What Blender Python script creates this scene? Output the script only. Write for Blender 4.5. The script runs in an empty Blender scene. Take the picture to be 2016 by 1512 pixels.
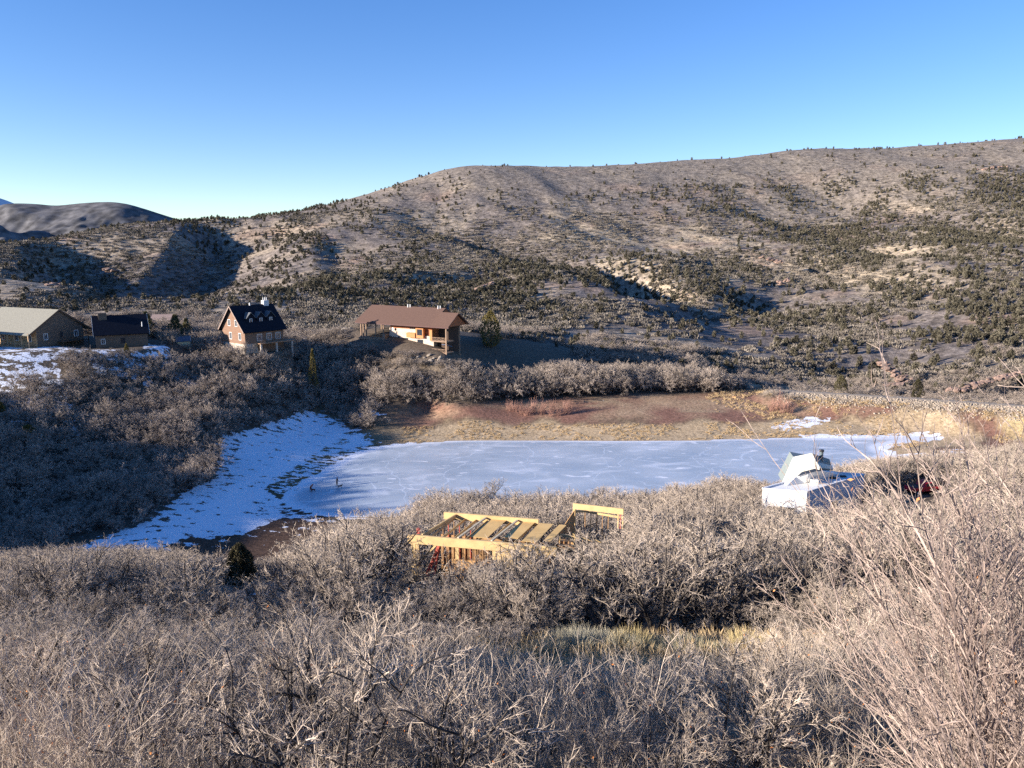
import bpy, bmesh, math, random
import numpy as np
from mathutils import Vector, Matrix
random.seed(7)
RNG = np.random.default_rng(11)
R = math.radians
SC = bpy.context.scene
COL = SC.collection

# ------------------------------------------------------------------ camera, light
CAM_H = 51.5                      # eye height above the frozen pond, metres
F = 1515.0                        # focal length in pixels of a 2016 px wide picture
PITCH = math.atan(276.0 / F)
cam_d = bpy.data.cameras.new('camera')
cam = bpy.data.objects.new('camera', cam_d); COL.objects.link(cam)
cam.location = (0, 0, CAM_H)
cam.rotation_euler = (R(90) - PITCH, 0, 0)
cam_d.sensor_width = 36.0
cam_d.lens = 36.0 * F / 2016.0
cam_d.clip_start = 0.2
cam_d.clip_end = 40000
SC.camera = cam

SUN_EL, SUN_TH = 13.0, 19.0       # elevation; degrees the sun stands towards the camera from due left
s_dir = Vector((-math.cos(R(SUN_TH)) * math.cos(R(SUN_EL)), -math.sin(R(SUN_TH)) * math.cos(R(SUN_EL)), math.sin(R(SUN_EL))))
sun_d = bpy.data.lights.new('sun', 'SUN')
sun_d.energy = 5.0; sun_d.angle = R(0.5); sun_d.color = (1.0, 0.90, 0.79)
sun = bpy.data.objects.new('sun', sun_d); COL.objects.link(sun)
sun.rotation_euler = s_dir.to_track_quat('Z', 'Y').to_euler()
sun.location = (-200, -60, 160)

W = bpy.data.worlds.new('World'); SC.world = W; W.use_nodes = True
nt = W.node_tree; nt.nodes.clear()
sky = nt.nodes.new('ShaderNodeTexSky'); sky.sky_type = 'NISHITA'; sky.sun_disc = False
sky.sun_elevation = R(SUN_EL)
sky.sun_rotation = math.atan2(s_dir.x, s_dir.y) % (2 * math.pi)
sky.altitude = 2000; sky.air_density = 1.0; sky.dust_density = 0.3; sky.ozone_density = 2.5
hs = nt.nodes.new('ShaderNodeHueSaturation'); hs.inputs['Saturation'].default_value = 1.28; hs.inputs['Hue'].default_value = 0.52
bg = nt.nodes.new('ShaderNodeBackground'); bg.inputs['Strength'].default_value = 0.125
wo = nt.nodes.new('ShaderNodeOutputWorld')
nt.links.new(sky.outputs[0], hs.inputs['Color']); gm = nt.nodes.new('ShaderNodeGamma'); gm.inputs['Gamma'].default_value = 0.82; nt.links.new(hs.outputs[0], gm.inputs[0]); nt.links.new(gm.outputs[0], bg.inputs[0]); nt.links.new(bg.outputs[0], wo.inputs[0])
SC.view_settings.view_transform = 'Standard'; SC.view_settings.look = 'None'
SC.view_settings.exposure = 1.35; SC.view_settings.gamma = 1.0
SC.view_settings.use_curve_mapping = False
SC.cycles.use_denoising = False
SC.cycles.denoising_input_passes = 'RGB_ALBEDO_NORMAL'
SC.cycles.denoising_prefilter = 'NONE'
SC.cycles.max_bounces = 4; SC.cycles.diffuse_bounces = 2; SC.cycles.glossy_bounces = 2; SC.cycles.transmission_bounces = 3
SC.cycles.use_adaptive_sampling = True; SC.cycles.adaptive_threshold = 0.012
SC.cycles.volume_bounces = 0; SC.cycles.caustics_reflective = False; SC.cycles.caustics_refractive = False

# ------------------------------------------------------------------ measuring the place
CP, SP = math.cos(PITCH), math.sin(PITCH)
def slope(py):
    return math.tan(math.atan((756.0 - py) / F) - PITCH)
def uu(px, py):
    return ((px - 1008.0) / F) / (CP + (756.0 - py) / F * SP)
def at(px, py, Y):                # world point seen at (px, py) at depth Y
    return np.array([uu(px, py) * Y, Y, CAM_H + slope(py) * Y])
def on_z(px, py, z):              # world point seen at (px, py) on the level z
    return at(px, py, (z - CAM_H) / slope(py))
def proj(X, Y, Z):                # world -> picture
    dz = Z - CAM_H
    d = Y * CP - dz * SP
    return 1008 + F * X / d, 756 - F * (Y * SP + dz * CP) / d

# ------------------------------------------------------------------ noise
def _h(ix, iy, seed):
    n = (ix.astype(np.int64) * 374761393 + iy.astype(np.int64) * 668265263 + seed * 1274126177) & 0x7fffffff
    n = ((n ^ (n >> 13)) * 1274126177) & 0x7fffffff
    n = n ^ (n >> 16)
    return (n & 0xffff) / 65535.0
def vnoise(x, y, seed=0):
    ix = np.floor(x); iy = np.floor(y); fx = x - ix; fy = y - iy
    fx = fx * fx * (3 - 2 * fx); fy = fy * fy * (3 - 2 * fy)
    a = _h(ix, iy, seed); b = _h(ix + 1, iy, seed); c = _h(ix, iy + 1, seed); d = _h(ix + 1, iy + 1, seed)
    return (a * (1 - fx) + b * fx) * (1 - fy) + (c * (1 - fx) + d * fx) * fy
def fbm(x, y, seed=0, oct=4, gain=0.5):
    s = 0.0; a = 1.0; t = 0.0
    for k in range(oct):
        s = s + a * vnoise(x * 2 ** k + 13.7 * k, y * 2 ** k + 7.1 * k, seed + k); t += a; a *= gain
    return s / t                  # 0..1

# ------------------------------------------------------------------ terrain control points
K = []
def k_z(X, Y, Z): K.append((X, Y, Z))
def k_p(px, py, Y, dz=0.0):
    p = at(px, py, Y); K.append((p[0], p[1], p[2] - dz))
def k_on(px, py, Z):
    p = on_z(px, py, Z); K.append((p[0], p[1], Z))
# near slope
for u in (-1.4, -0.9, -0.45, 0.0, 0.45, 0.9, 1.4):
    for Y, Z in ((-30, 57), (-8, 50), (0, 46.8), (8, 43.2), (15, 40.5), (22, 37.2), (30, 34.4), (38, 31.0), (60, 22.5)):
        k_z(u * (Y + 25), Y, Z + (0.6 if abs(u) == 0.45 else 0))
for u, rows in {-1.3: ((78, 12), (92, 17.5), (105, 22.5), (125, 24), (142, 29)), -0.66: ((72, 17), (85, 11.5), (100, 6.0), (112, 3.2)), -0.4: ((72, 17), (85, 11.5), (100, 5.5), (115, 1.6)),  # leftmost row: unseen hill raised to cast shade on the snow bank
                -0.2: ((75, 17), (92, 11), (112, 4.5), (128, 1.2)), 0.0: ((75, 18), (92, 12.3), (115, 5.6), (135, 1.2)),
                0.25: ((75, 18.2), (95, 13), (118, 7.0), (142, 1.6)), 0.42: ((75, 18.5), (95, 14.2), (118, 9.5), (140, 4.5), (155, 1.6)),
                0.62: ((78, 20), (100, 16), (118, 12), (140, 7), (165, 2.0)), 1.1: ((85, 22), (110, 19), (140, 13), (170, 6))}.items():
    for Y, Z in rows: k_z(u * Y, Y, Z)
# gully and snow bank
for px, py, Z in ((600, 830, 3.2), (520, 860, 3.4), (430, 892, 3.4), (420, 960, 2.6), (300, 1030, 2.6), (150, 1088, 2.4), (20, 1096, 2.8),
                  (500, 1000, 1.2), (560, 940, 1.0), (600, 900, 1.6), (400, 1060, 1.5), (550, 1045, 0.5), (720, 845, 1.8),
                  (740, 805, 4.6), (850, 792, 5.0), (1000, 788, 5.2), (1150, 786, 5.0), (1300, 780, 5.0), (1450, 786, 4.6),
                  (850, 830, 2.2), (1000, 830, 2.2), (1200, 830, 2.2), (1400, 830, 2.0), (1550, 830, 1.8), (1700, 850, 0.9), (1850, 850, 1.0), (1980, 850, 1.4),
                  (1800, 830, 1.9), (1980, 835, 2.2), (1760, 885, 0.5), (1850, 885, 1.2)):
    k_on(px, py, Z)
# oak covered hill on the far side of the gully
for px, py, Y, dz in ((0, 958, 135, 4.4), (0, 843, 160, 4.4), (0, 760, 185, 4), (0, 712, 203, 1.0), (0, 690, 212, 0), (-250, 760, 185, 4), (-250, 700, 215, 0),
                      (200, 930, 145, 4.5), (200, 850, 165, 4.3), (200, 780, 185, 4.3), (200, 722, 202, 3), (200, 687, 212, 0),
                      (400, 865, 168, 5), (400, 804, 185, 4), (400, 747, 205, 4), (420, 703, 224, 2.5), (500, 692, 230, 0),
                      (600, 753, 222, 4.5), (600, 723, 235, 3.5), (600, 690, 250, 2.2), (740, 750, 230, 4), (760, 668, 249, 0), (820, 690, 240, 0), (800, 725, 228, 2.5), (860, 728, 227, 2.5), (700, 664, 258, 0), (883, 702, 237, 0),
                      (960, 725, 240, 4), (1000, 690, 262, 0), (1080, 680, 280, 0), (1000, 712, 236, 8), (1150, 712, 240, 8), (1300, 716, 244, 8), (1300, 705, 288, 0), (1480, 745, 238, 4.5)):
    k_p(px, py, Y, dz)
# behind the ridge
for px, py, Y in ((0, 655, 260), (200, 655, 262), (400, 655, 275), (560, 655, 290), (800, 650, 300), (1000, 655, 330)): k_p(px, py, Y)
for px, py, Y in ((1600, 752, 300), (1600, 700, 352), (1600, 600, 500), (1600, 500, 700), (1600, 400, 950), (1600, 294, 1250),
                  (2000, 760, 280), (2000, 700, 320), (2000, 600, 440), (2000, 500, 620), (2000, 400, 870), (2000, 272, 1200),
                  (1300, 692, 335), (1300, 600, 470), (1300, 500, 680), (1300, 400, 930), (1300, 318, 1180),
                  (1160, 331, 1200), (1000, 640, 400), (1000, 600, 470), (1000, 500, 680), (1000, 400, 920), (1000, 328, 1120), (880, 337, 1080), (760, 378, 1020), (680, 404, 960),
                  (600, 600, 430), (600, 500, 650), (620, 423, 900), (450, 500, 650), (450, 429, 850), (300, 600, 400), (300, 520, 600), (320, 437, 840), (180, 462, 780), (80, 478, 730),
                  (0, 600, 380), (0, 540, 480), (0, 484, 690), (-250, 600, 380), (-250, 490, 650), (2300, 400, 870), (2300, 262, 1200), (2300, 600, 440), (2300, 740, 290)):
    k_p(px, py, Y)
for X, Y, Z in ((110, 262, 0.5), (150, 250, 0.0), (200, 235, 0.0), (120, 290, -2.0), (180, 270, -1.5), (210, 180, 5.0)): k_z(X, Y, Z)
for px, Y, Z in ((0, 900, 25), (0, 1150, 0), (150, 1000, 30), (300, 1100, 40), (-250, 900, 20), (80, 860, 45)): k_z(uu(px, 480) * Y, Y, Z)
for u, Z in ((-1.0, 20), (-0.66, 10), (-0.3, 30), (0, 60), (0.3, 90), (0.66, 110), (1.2, 130)): k_z(u * 1750, 1750, Z)
for u in (-1.35,):
    for Y, Z in ((160, 32.5), (182, 29), (215, 25), (260, 27), (400, 30), (700, 45), (1100, 20)): k_z(u * Y, Y, Z)  # nearest points raise the unseen hill that shades the far ice
for Y, Z in ((260, 8), (400, 40), (700, 110), (1100, 180)): k_z(1.35 * Y, Y, Z)

# pond outline, measured on the level of the ice
POND_PX = [(735, 884), (800, 875), (900, 868), (1000, 867), (1200, 869.5), (1350, 868.5), (1480, 864.5), (1620, 862), (1750, 861), (1835, 859.5),
           (1838, 862), (1785, 867), (1735, 876), (1722, 884), (1745, 892), (1745, 899), (1700, 914), (1660, 924), (1600, 938), (1500, 962), (1400, 985),
           (1200, 1002), (1000, 1008), (850, 1014), (720, 1020), (640, 1012), (585, 996), (566, 982), (590, 962), (622, 941), (655, 925), (692, 902)]
POND = np.array([on_z(x, y, 0.0)[:2] for x, y in POND_PX])
def chaikin(P, n=2):
    for _ in range(n):
        Q = np.roll(P, -1, axis=0)
        P = np.stack([0.75 * P + 0.25 * Q, 0.25 * P + 0.75 * Q], axis=1).reshape(-1, 2)
    return P
POND = chaikin(POND, 2)
def inside(poly, X, Y):
    X = np.asarray(X, float); Y = np.asarray(Y, float); res = np.zeros(X.shape, bool)
    x2, y2 = poly[-1]
    for x1, y1 in poly:
        c = ((y1 > Y) != (y2 > Y)) & (X < (x2 - x1) * (Y - y1) / (y2 - y1 + 1e-12) + x1)
        res ^= c; x2, y2 = x1, y1
    return res
def seg_dist(poly, X, Y, closed=True):
    d = np.full(np.shape(X), 1e9); n = len(poly)
    for i in range(n if closed else n - 1):
        ax, ay = poly[i]; bx, by = poly[(i + 1) % n]
        vx, vy = bx - ax, by - ay; L = vx * vx + vy * vy + 1e-9
        t = np.clip(((X - ax) * vx + (Y - ay) * vy) / L, 0, 1)
        d = np.minimum(d, (X - ax - t * vx) ** 2 + (Y - ay - t * vy) ** 2)
    return np.sqrt(d)
cx, cy = POND[:, 0].mean(), POND[:, 1].mean()
for k in range(0, len(POND), 6): k_z(POND[k, 0] * 0.99 + cx * 0.01, POND[k, 1] * 0.99 + cy * 0.01, 0.1)
k_z(cx, cy, -1.0); k_z(cx - 30, cy, -1.0); k_z(cx + 35, cy + 5, -1.0)

# thin plate spline in a warped plan (near things get more say)
def warp(X, Y):
    D = np.maximum(np.asarray(Y, float) + 60.0, 12.0)
    return np.stack([np.asarray(X, float) / D * 2.2, np.log(D) * 1.6], axis=-1)
KA = np.array(K)
KW = warp(KA[:, 0], KA[:, 1])
def _phi(r2): return 0.5 * r2 * np.log(r2 + 1e-12)
n = len(KA)
d2 = ((KW[:, None] - KW[None]) ** 2).sum(-1)
A = np.zeros((n + 3, n + 3)); A[:n, :n] = _phi(d2) + np.eye(n) * 2e-4
A[:n, n] = 1; A[:n, n + 1:] = KW; A[n, :n] = 1; A[n + 1:, :n] = KW.T
COEF = np.linalg.solve(A, np.concatenate([KA[:, 2], [0, 0, 0]]))
DAM = np.array([(86.0, 236.5), (110.0, 227.5), (142.0, 211.0), (190.0, 178.0), (215.0, 140.0)])
DAM[0] = on_z(1530, 768, 7.0)[:2]; DAM[2] = on_z(2016, 799, 7.0)[:2]; DAM[1] = on_z(1760, 782, 7.0)[:2]
RIDGES = [  # crest line (px,py,Y) pairs, height, gentle width, steep width
    ([(352, 440, 835), (345, 480, 740), (270, 530, 600), (185, 575, 490), (120, 610, 400)], 30, 120, 34),
    ([(30, 484, 690), (28, 540, 560), (0, 600, 440)], 18, 90, 30),
    ([(1160, 530, 640), (1190, 560, 560), (1210, 595, 480)], 16, 60, 14),
    ([(720, 575, 520), (960, 545, 590)], 7, 70, 18),

    ([(1500, 560, 590), (1230, 620, 440)], 6, 60, 16),
    ([(1780, 660, 370), (1500, 700, 335)], 4, 40, 12),
    ([(600, 470, 730), (640, 560, 520)], 8, 80, 20),
]
PADS = []   # (x, y, radius, z)
def height(X, Y, detail=True):
    X = np.atleast_1d(np.asarray(X, float)); Y = np.atleast_1d(np.asarray(Y, float))
    sh = X.shape; X = X.ravel(); Y = Y.ravel()
    Wp = warp(X, Y); Z = np.empty(len(X))
    for a in range(0, len(X), 20000):
        w = Wp[a:a + 20000]
        r2 = ((w[:, None] - KW[None]) ** 2).sum(-1)
        Z[a:a + 20000] = _phi(r2) @ COEF[:n] + COEF[n] + w @ COEF[n + 1:]
    far = np.clip((Y - 300) / 250, 0, 1)
    for line, hgt, wa, wb in RIDGES:
        P = [at(*q)[:2] for q in line]
        best = np.full(len(X), 1e9); side = np.zeros(len(X)); tt = np.zeros(len(X))
        for i in range(len(P) - 1):
            a, b = P[i], P[i + 1]; v = b - a; L = v @ v
            t = np.clip(((X - a[0]) * v[0] + (Y - a[1]) * v[1]) / L, 0, 1)
            dx = X - a[0] - t * v[0]; dy = Y - a[1] - t * v[1]; d = np.hypot(dx, dy)
            m = d < best; best[m] = d[m]; side[m] = (v[0] * dy - v[1] * dx)[m]; tt[m] = ((i + t) / (len(P) - 1))[m]
        right = side * np.sign(P[-1][1] - P[0][1]) < 0      # the side away from the sun
        wdt = np.where(right, wb, wa); wob = 0.8 + 0.4 * fbm(X / 40, Y / 40, 77, 2)
        end = np.clip(np.minimum(tt, 1 - tt) * 4.5, 0, 1)
        q = best / wdt                                      # a hollow scooped out on the side away from the sun
        Z -= np.where(right, hgt * end * wob * np.clip(q, 0, 1) ** 1.2 * np.exp(-(np.maximum(q - 1, 0) / 2.3) ** 2), 0)
    # gullies and lumps on the mountain
    rg = np.abs(fbm((X + 0.35 * Y) / 170, (Y - 0.1 * X) / 420, 5, 4) - 0.5) * 2
    Z += far * (fbm(X / 240, Y / 240, 21, 4) - 0.5) * 16 * np.clip((1150 - Y) / 300 + 0.25, 0.25, 1)
    Z += far * (np.clip(rg, 0, 0.4) - 0.2) * 26 * np.clip((1120 - Y) / 300 + 0.15, 0.15, 1)
    Z += far * (fbm(X / 30, Y / 30, 31, 3) - 0.5) * 3.2
    mid = np.clip((Y - 200) / 60, 0, 1) * (1 - far)
    Z += mid * (fbm(X / 25, Y / 25, 41, 3) - 0.5) * 1.6
    # dam
    dd = seg_dist(DAM, X, Y, closed=False)
    dam = 7.0 - np.maximum(dd - 2.2, 0) * 0.42
    hv = dam > Z
    Z = np.where(hv & (dd < 30), dam, Z)
    # pond basin
    box = (Y > 120) & (Y < 330) & (np.abs(X) < 190)
    if box.any():
        xb, yb, zb = X[box], Y[box], Z[box]
        ds = seg_dist(POND, xb, yb); ins = inside(POND, xb, yb)
        zb = np.where(ins, -0.12 - 0.1 * np.minimum(ds, 6), np.where(ds < 30, np.maximum(zb * np.clip(ds / 14 + 0.15, 0, 1), 0.05 + 0.03 * np.minimum(ds, 12)), zb))
        Z[box] = zb
    for x, y, r, z in PADS:
        d = np.hypot(X - x, Y - y); w = np.clip((r * 1.5 - d) / (r * 0.5), 0, 1); w = w * w * (3 - 2 * w)
        Z = Z * (1 - w) + z * w
    if detail:
        near = np.clip((150 - Y) / 60, 0, 1)
        Z += near * (fbm(X / 4.0, Y / 4.0, 61, 3) - 0.5) * 0.5
    return Z.reshape(sh)

# ------------------------------------------------------------------ materials
MATS = {}
def mat(name, color=(0.5, 0.5, 0.5), rough=0.8, metal=0.0, spec=0.3, noise=0.0, scale=6.0, bump=0.0, rand=0.0, coord='Object', detail=4.0):
    if name in MATS: return MATS[name]
    m = bpy.data.materials.new(name); m.use_nodes = True; t = m.node_tree
    b = t.nodes['Principled BSDF']; b.inputs['Roughness'].default_value = rough; b.inputs['Metallic'].default_value = metal
    b.inputs['Specular IOR Level'].default_value = spec; b.inputs['Base Color'].default_value = (*color, 1)
    src = None
    if noise or bump:
        tc = t.nodes.new('ShaderNodeTexCoord'); nz = t.nodes.new('ShaderNodeTexNoise'); nz.inputs['Scale'].default_value = scale; nz.inputs['Detail'].default_value = detail
        t.links.new(tc.outputs[coord], nz.inputs['Vector']); src = nz.outputs['Fac']
    if noise:
        rp = t.nodes.new('ShaderNodeMapRange'); rp.inputs['From Min'].default_value = 0.3; rp.inputs['From Max'].default_value = 0.7
        rp.inputs['To Min'].default_value = 1 - noise; rp.inputs['To Max'].default_value = 1 + noise
        t.links.new(src, rp.inputs['Value'])
        mx = t.nodes.new('ShaderNodeVectorMath'); mx.operation = 'SCALE'; mx.inputs[0].default_value = color
        t.links.new(rp.outputs[0], mx.inputs['Scale']); last = mx.outputs[0]
    else:
        last = None
    if rand:
        oi = t.nodes.new('ShaderNodeObjectInfo'); rr = t.nodes.new('ShaderNodeMapRange')
        rr.inputs['To Min'].default_value = 1 - rand; rr.inputs['To Max'].default_value = 1 + rand
        t.links.new(oi.outputs['Random'], rr.inputs['Value'])
        mx2 = t.nodes.new('ShaderNodeVectorMath'); mx2.operation = 'SCALE'; mx2.inputs[0].default_value = color
        if last: t.links.new(last, mx2.inputs[0])
        t.links.new(rr.outputs[0], mx2.inputs['Scale']); last = mx2.outputs[0]
    if last: t.links.new(last, b.inputs['Base Color'])
    if bump:
        bp = t.nodes.new('ShaderNodeBump'); bp.inputs['Strength'].default_value = bump; bp.inputs['Distance'].default_value = 0.1
        t.links.new(src, bp.inputs['Height']); t.links.new(bp.outputs[0], b.inputs['Normal'])
    MATS[name] = m
    return m

# ------------------------------------------------------------------ object helpers
def tag(o, label=None, cat=None, group=None, kind=None):
    if label: o['label'] = label
    if cat: o['category'] = cat
    if group: o['group'] = group
    if kind: o['kind'] = kind
    return o
def new_mesh(name, V, Fc, mats=None, midx=None, smooth=False):
    me = bpy.data.meshes.new(name)
    V = np.asarray(V, np.float32); Fc = np.asarray(Fc, np.int32)
    k = Fc.shape[1]
    me.vertices.add(len(V)); me.vertices.foreach_set('co', V.ravel())
    me.loops.add(Fc.size); me.loops.foreach_set('vertex_index', Fc.ravel())
    me.polygons.add(len(Fc)); me.polygons.foreach_set('loop_start', np.arange(0, Fc.size, k, dtype=np.int32))
    me.polygons.foreach_set('loop_total', np.full(len(Fc), k, np.int32))
    for m in (mats or []): me.materials.append(m)
    if midx is not None: me.polygons.foreach_set('material_index', np.asarray(midx, np.int32))
    me.polygons.foreach_set('use_smooth', np.full(len(Fc), smooth, bool))
    me.update(calc_edges=True)
    return me
def link(name, me, parent=None, loc=None):
    o = bpy.data.objects.new(name, me); COL.objects.link(o)
    if parent: o.parent = parent
    if loc is not None: o.location = loc
    return o
def empty(name, loc, rz=0.0, label=None, cat=None, group=None):
    o = bpy.data.objects.new(name, None); COL.objects.link(o); o.location = loc; o.rotation_euler = (0, 0, rz)
    o.empty_display_size = 0.3
    return tag(o, label, cat, group)

# ------------------------------------------------------------------ ground colour zones
def px_poly(pts, z=0.0):          # polygon measured in the photograph, laid on level z
    return np.array([on_z(x, y, z)[:2] for x, y in pts])
SNOW_BANK = px_poly([(600, 828), (650, 826), (700, 845), (738, 862), (728, 884), (690, 905), (640, 930), (575, 968), (562, 985), (600, 1000), (650, 1014), (700, 1020), (640, 1024),
                     (560, 1020), (500, 1050), (400, 1068), (330, 1085), (200, 1092), (135, 1095), (170, 1070), (300, 1030), (350, 985), (425, 950), (436, 890), (520, 858)], 2.0)
DARK_EARTH = px_poly([(560, 1012), (640, 1022), (720, 1030), (640, 1050), (560, 1075), (440, 1100), (330, 1090), (360, 1070), (480, 1050)], 1.0)
BARE_BANKS = px_poly([(600, 905), (640, 880), (700, 880), (735, 868), (760, 880), (690, 905), (640, 930), (560, 985), (520, 960)], 1.0)
def lerp(a, b, t): return a * (1 - t[:, None]) + np.array(b) * t[:, None]

def ground_colors(X, Y, Z):
    px, py = proj(X, np.maximum(Y, 2), Z)
    nL = fbm(X / 9, Y / 9, 101, 4); nS = fbm(X / 2.2, Y / 2.2, 111, 3); nB = fbm(X / 45, Y / 45, 121, 4)
    C = np.tile(np.array([0.105, 0.082, 0.062]), (len(X), 1))           # leaf litter under the oaks
    C = lerp(C, (0.20, 0.155, 0.105), np.clip((nL - 0.45) * 3, 0, 1) * 0.6)
    ns_ = np.clip((150 - Y) / 20, 0, 1) * np.clip((X + 60 + (90 - Y)) / 20, 0, 1)
    C = lerp(C, (0.25, 0.195, 0.14), ns_ * np.clip(0.35 + (nS - 0.4) * 3, 0, 1) * 0.85)
    # mountain: brush and dry grass
    fm = np.clip((Y - 262) / 60, 0, 1)
    brush = np.array([0.17, 0.143, 0.125]); 
    M = np.tile(brush, (len(X), 1))
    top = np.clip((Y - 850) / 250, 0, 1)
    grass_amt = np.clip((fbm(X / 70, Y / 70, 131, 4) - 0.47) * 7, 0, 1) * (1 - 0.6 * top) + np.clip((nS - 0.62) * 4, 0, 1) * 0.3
    # the dry, open belt half way up and right of the middle
    u = X / np.maximum(Y, 1)
    belt = np.exp(-((u - 0.28) / 0.22) ** 2) * np.exp(-((Y - 690) / 150) ** 2)
    grass_amt = np.clip(grass_amt * (0.55 + 1.3 * belt) + 0.5 * belt * (nL > 0.42), 0, 1)
    M = lerp(M, (0.40, 0.32, 0.22), grass_amt * 0.85)
    M = lerp(M, (0.42, 0.26, 0.17), np.clip((nB - 0.62) * 6, 0, 1) * 0.35)
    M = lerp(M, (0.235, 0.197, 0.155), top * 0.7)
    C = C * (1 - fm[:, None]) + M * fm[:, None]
    # meadow behind the ridge houses
    # beach round the far shore
    ds = seg_dist(POND, X, Y); ins = inside(POND, X, Y)
    beach = (Z < 5.6) & (Y > 150) & (Y < 262) & (X > -60) & (~ins)
    wob = (nL - 0.5) * 12 + (nS - 0.5) * 4
    dsw = ds + wob
    B = np.tile(np.array([0.44, 0.325, 0.195]), (len(X), 1))
    B = lerp(B, (0.54, 0.41, 0.26), np.clip((nS - 0.5) * 5, 0, 1) * 0.7)
    B = lerp(B, (0.075, 0.05, 0.035), np.clip(1 - np.abs(dsw - 13.5) / 2.4, 0, 1) * 0.85)
    B = lerp(B, (0.235, 0.125, 0.088), np.clip((dsw - 12.5) / 3, 0, 1) * np.clip(0.75 + (nL - 0.45) * 2.0, 0.45, 1))
    B = lerp(B, (0.36, 0.27, 0.17), np.clip((dsw - 15) / 3, 0, 1) * np.clip((fbm(X / 14, Y / 3.5, 141, 3) - 0.55) * 6, 0, 1) * 0.7)
    B = lerp(B, (0.12, 0.09, 0.055), np.clip((-22 - X) / 12, 0, 1) * 0.7)
    B = lerp(B, (0.52, 0.40, 0.20), np.clip((X - 88) / 15, 0, 1) * np.clip((dsw - 18) / 4, 0, 1) * 0.9)
    w = np.clip((5.6 - Z) / 0.7, 0, 1) * beach
    C = C * (1 - w[:, None]) + B * w[:, None]
    # dam: gravel crest and dry grass towards the pond
    dd = seg_dist(DAM, X, Y, closed=False)
    C = lerp(C, (0.40, 0.32, 0.23), np.clip((4.5 - dd) / 1.0, 0, 1))
    # gully floor
    g = inside(DARK_EARTH, X, Y) | ((X < -35) & (Z < 2.0) & (Y > 110) & (Y < 160))
    C[g] = C[g] * 0.2 + np.array([0.085, 0.045, 0.028]) * 0.8
    red = inside(px_poly([(380, 1085), (640, 1075), (640, 1110), (380, 1125)], 4.0), X, Y)
    C[red] = np.array([0.27, 0.13, 0.075])
    bb = inside(BARE_BANKS, X, Y)
    C[bb] = C[bb] * 0.4 + np.array([0.09, 0.085, 0.04]) * 0.6
    # clearing in the brush below the camera
    cl = np.exp(-(((X - 6.5) / 6) ** 2 + ((Y - 31) / 3.5) ** 2))
    C = lerp(C, (0.34, 0.27, 0.16), np.clip(cl * 1.3, 0, 1) * 0.8)
    # grass slope right of the brown roofed lodge
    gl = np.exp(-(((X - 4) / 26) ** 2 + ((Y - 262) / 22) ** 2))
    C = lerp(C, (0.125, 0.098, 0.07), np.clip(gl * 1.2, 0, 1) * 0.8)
    # snow likelihood: 0.5 is an edge that the fine noise of the material breaks up
    S = np.zeros(len(X))
    sb = inside(SNOW_BANK, X, Y); sd = seg_dist(SNOW_BANK, X, Y)
    S = np.where(sb, 0.58 + np.minimum(sd, 8) * 0.022, 0.42 - np.minimum(sd, 6) * 0.07)
    S = np.where(bb, np.minimum(S, 0.50), S)
    S = np.where(inside(DARK_EARTH, X, Y), np.minimum(S, 0.30), S)
    rim = (ds < 1.5) & (~ins) & (Y < 330)
    S = np.where(rim & (X < -25), 0.85, S)
    S = np.where((ds < 3.0) & (X > 78), np.maximum(S, 0.75), S)
    for poly, z, v in (([(1510, 838), (1560, 828), (1600, 824), (1650, 830), (1600, 836), (1550, 842)], 1.6, 0.62),
                       ([(700, 812), (740, 812), (760, 818), (710, 822)], 3.5, 0.62),
                       ([(-300, 684), (75, 680), (110, 700), (150, 745), (120, 750), (60, 715), (0, 722), (-300, 722)], 21.5, 0.50), ([(-300, 735), (60, 728), (100, 760), (-300, 775)], 19, 0.47),
                       ([(70, 684), (290, 686), (300, 700), (70, 696)], 22.4, 0.50),
                       ([(280, 684), (400, 700), (410, 716), (330, 706), (280, 696)], 20.5, 0.56),
                       ([(425, 1165), (520, 1160), (560, 1180), (500, 1215), (470, 1220), (440, 1185)], 17.0, 0.60),
                       ([(600, 1140), (650, 1150), (690, 1170), (620, 1172)], 19.0, 0.53),
                       ([(1760, 888), (1900, 886), (1990, 898), (1990, 912), (1780, 905)], 1.0, 0.52)):
        P = px_poly(poly, z); S = np.where(inside(P, X, Y), np.maximum(S, v), S)
    flat = np.clip((Y - 400) / 300, 0, 1)
    return C, S

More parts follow.
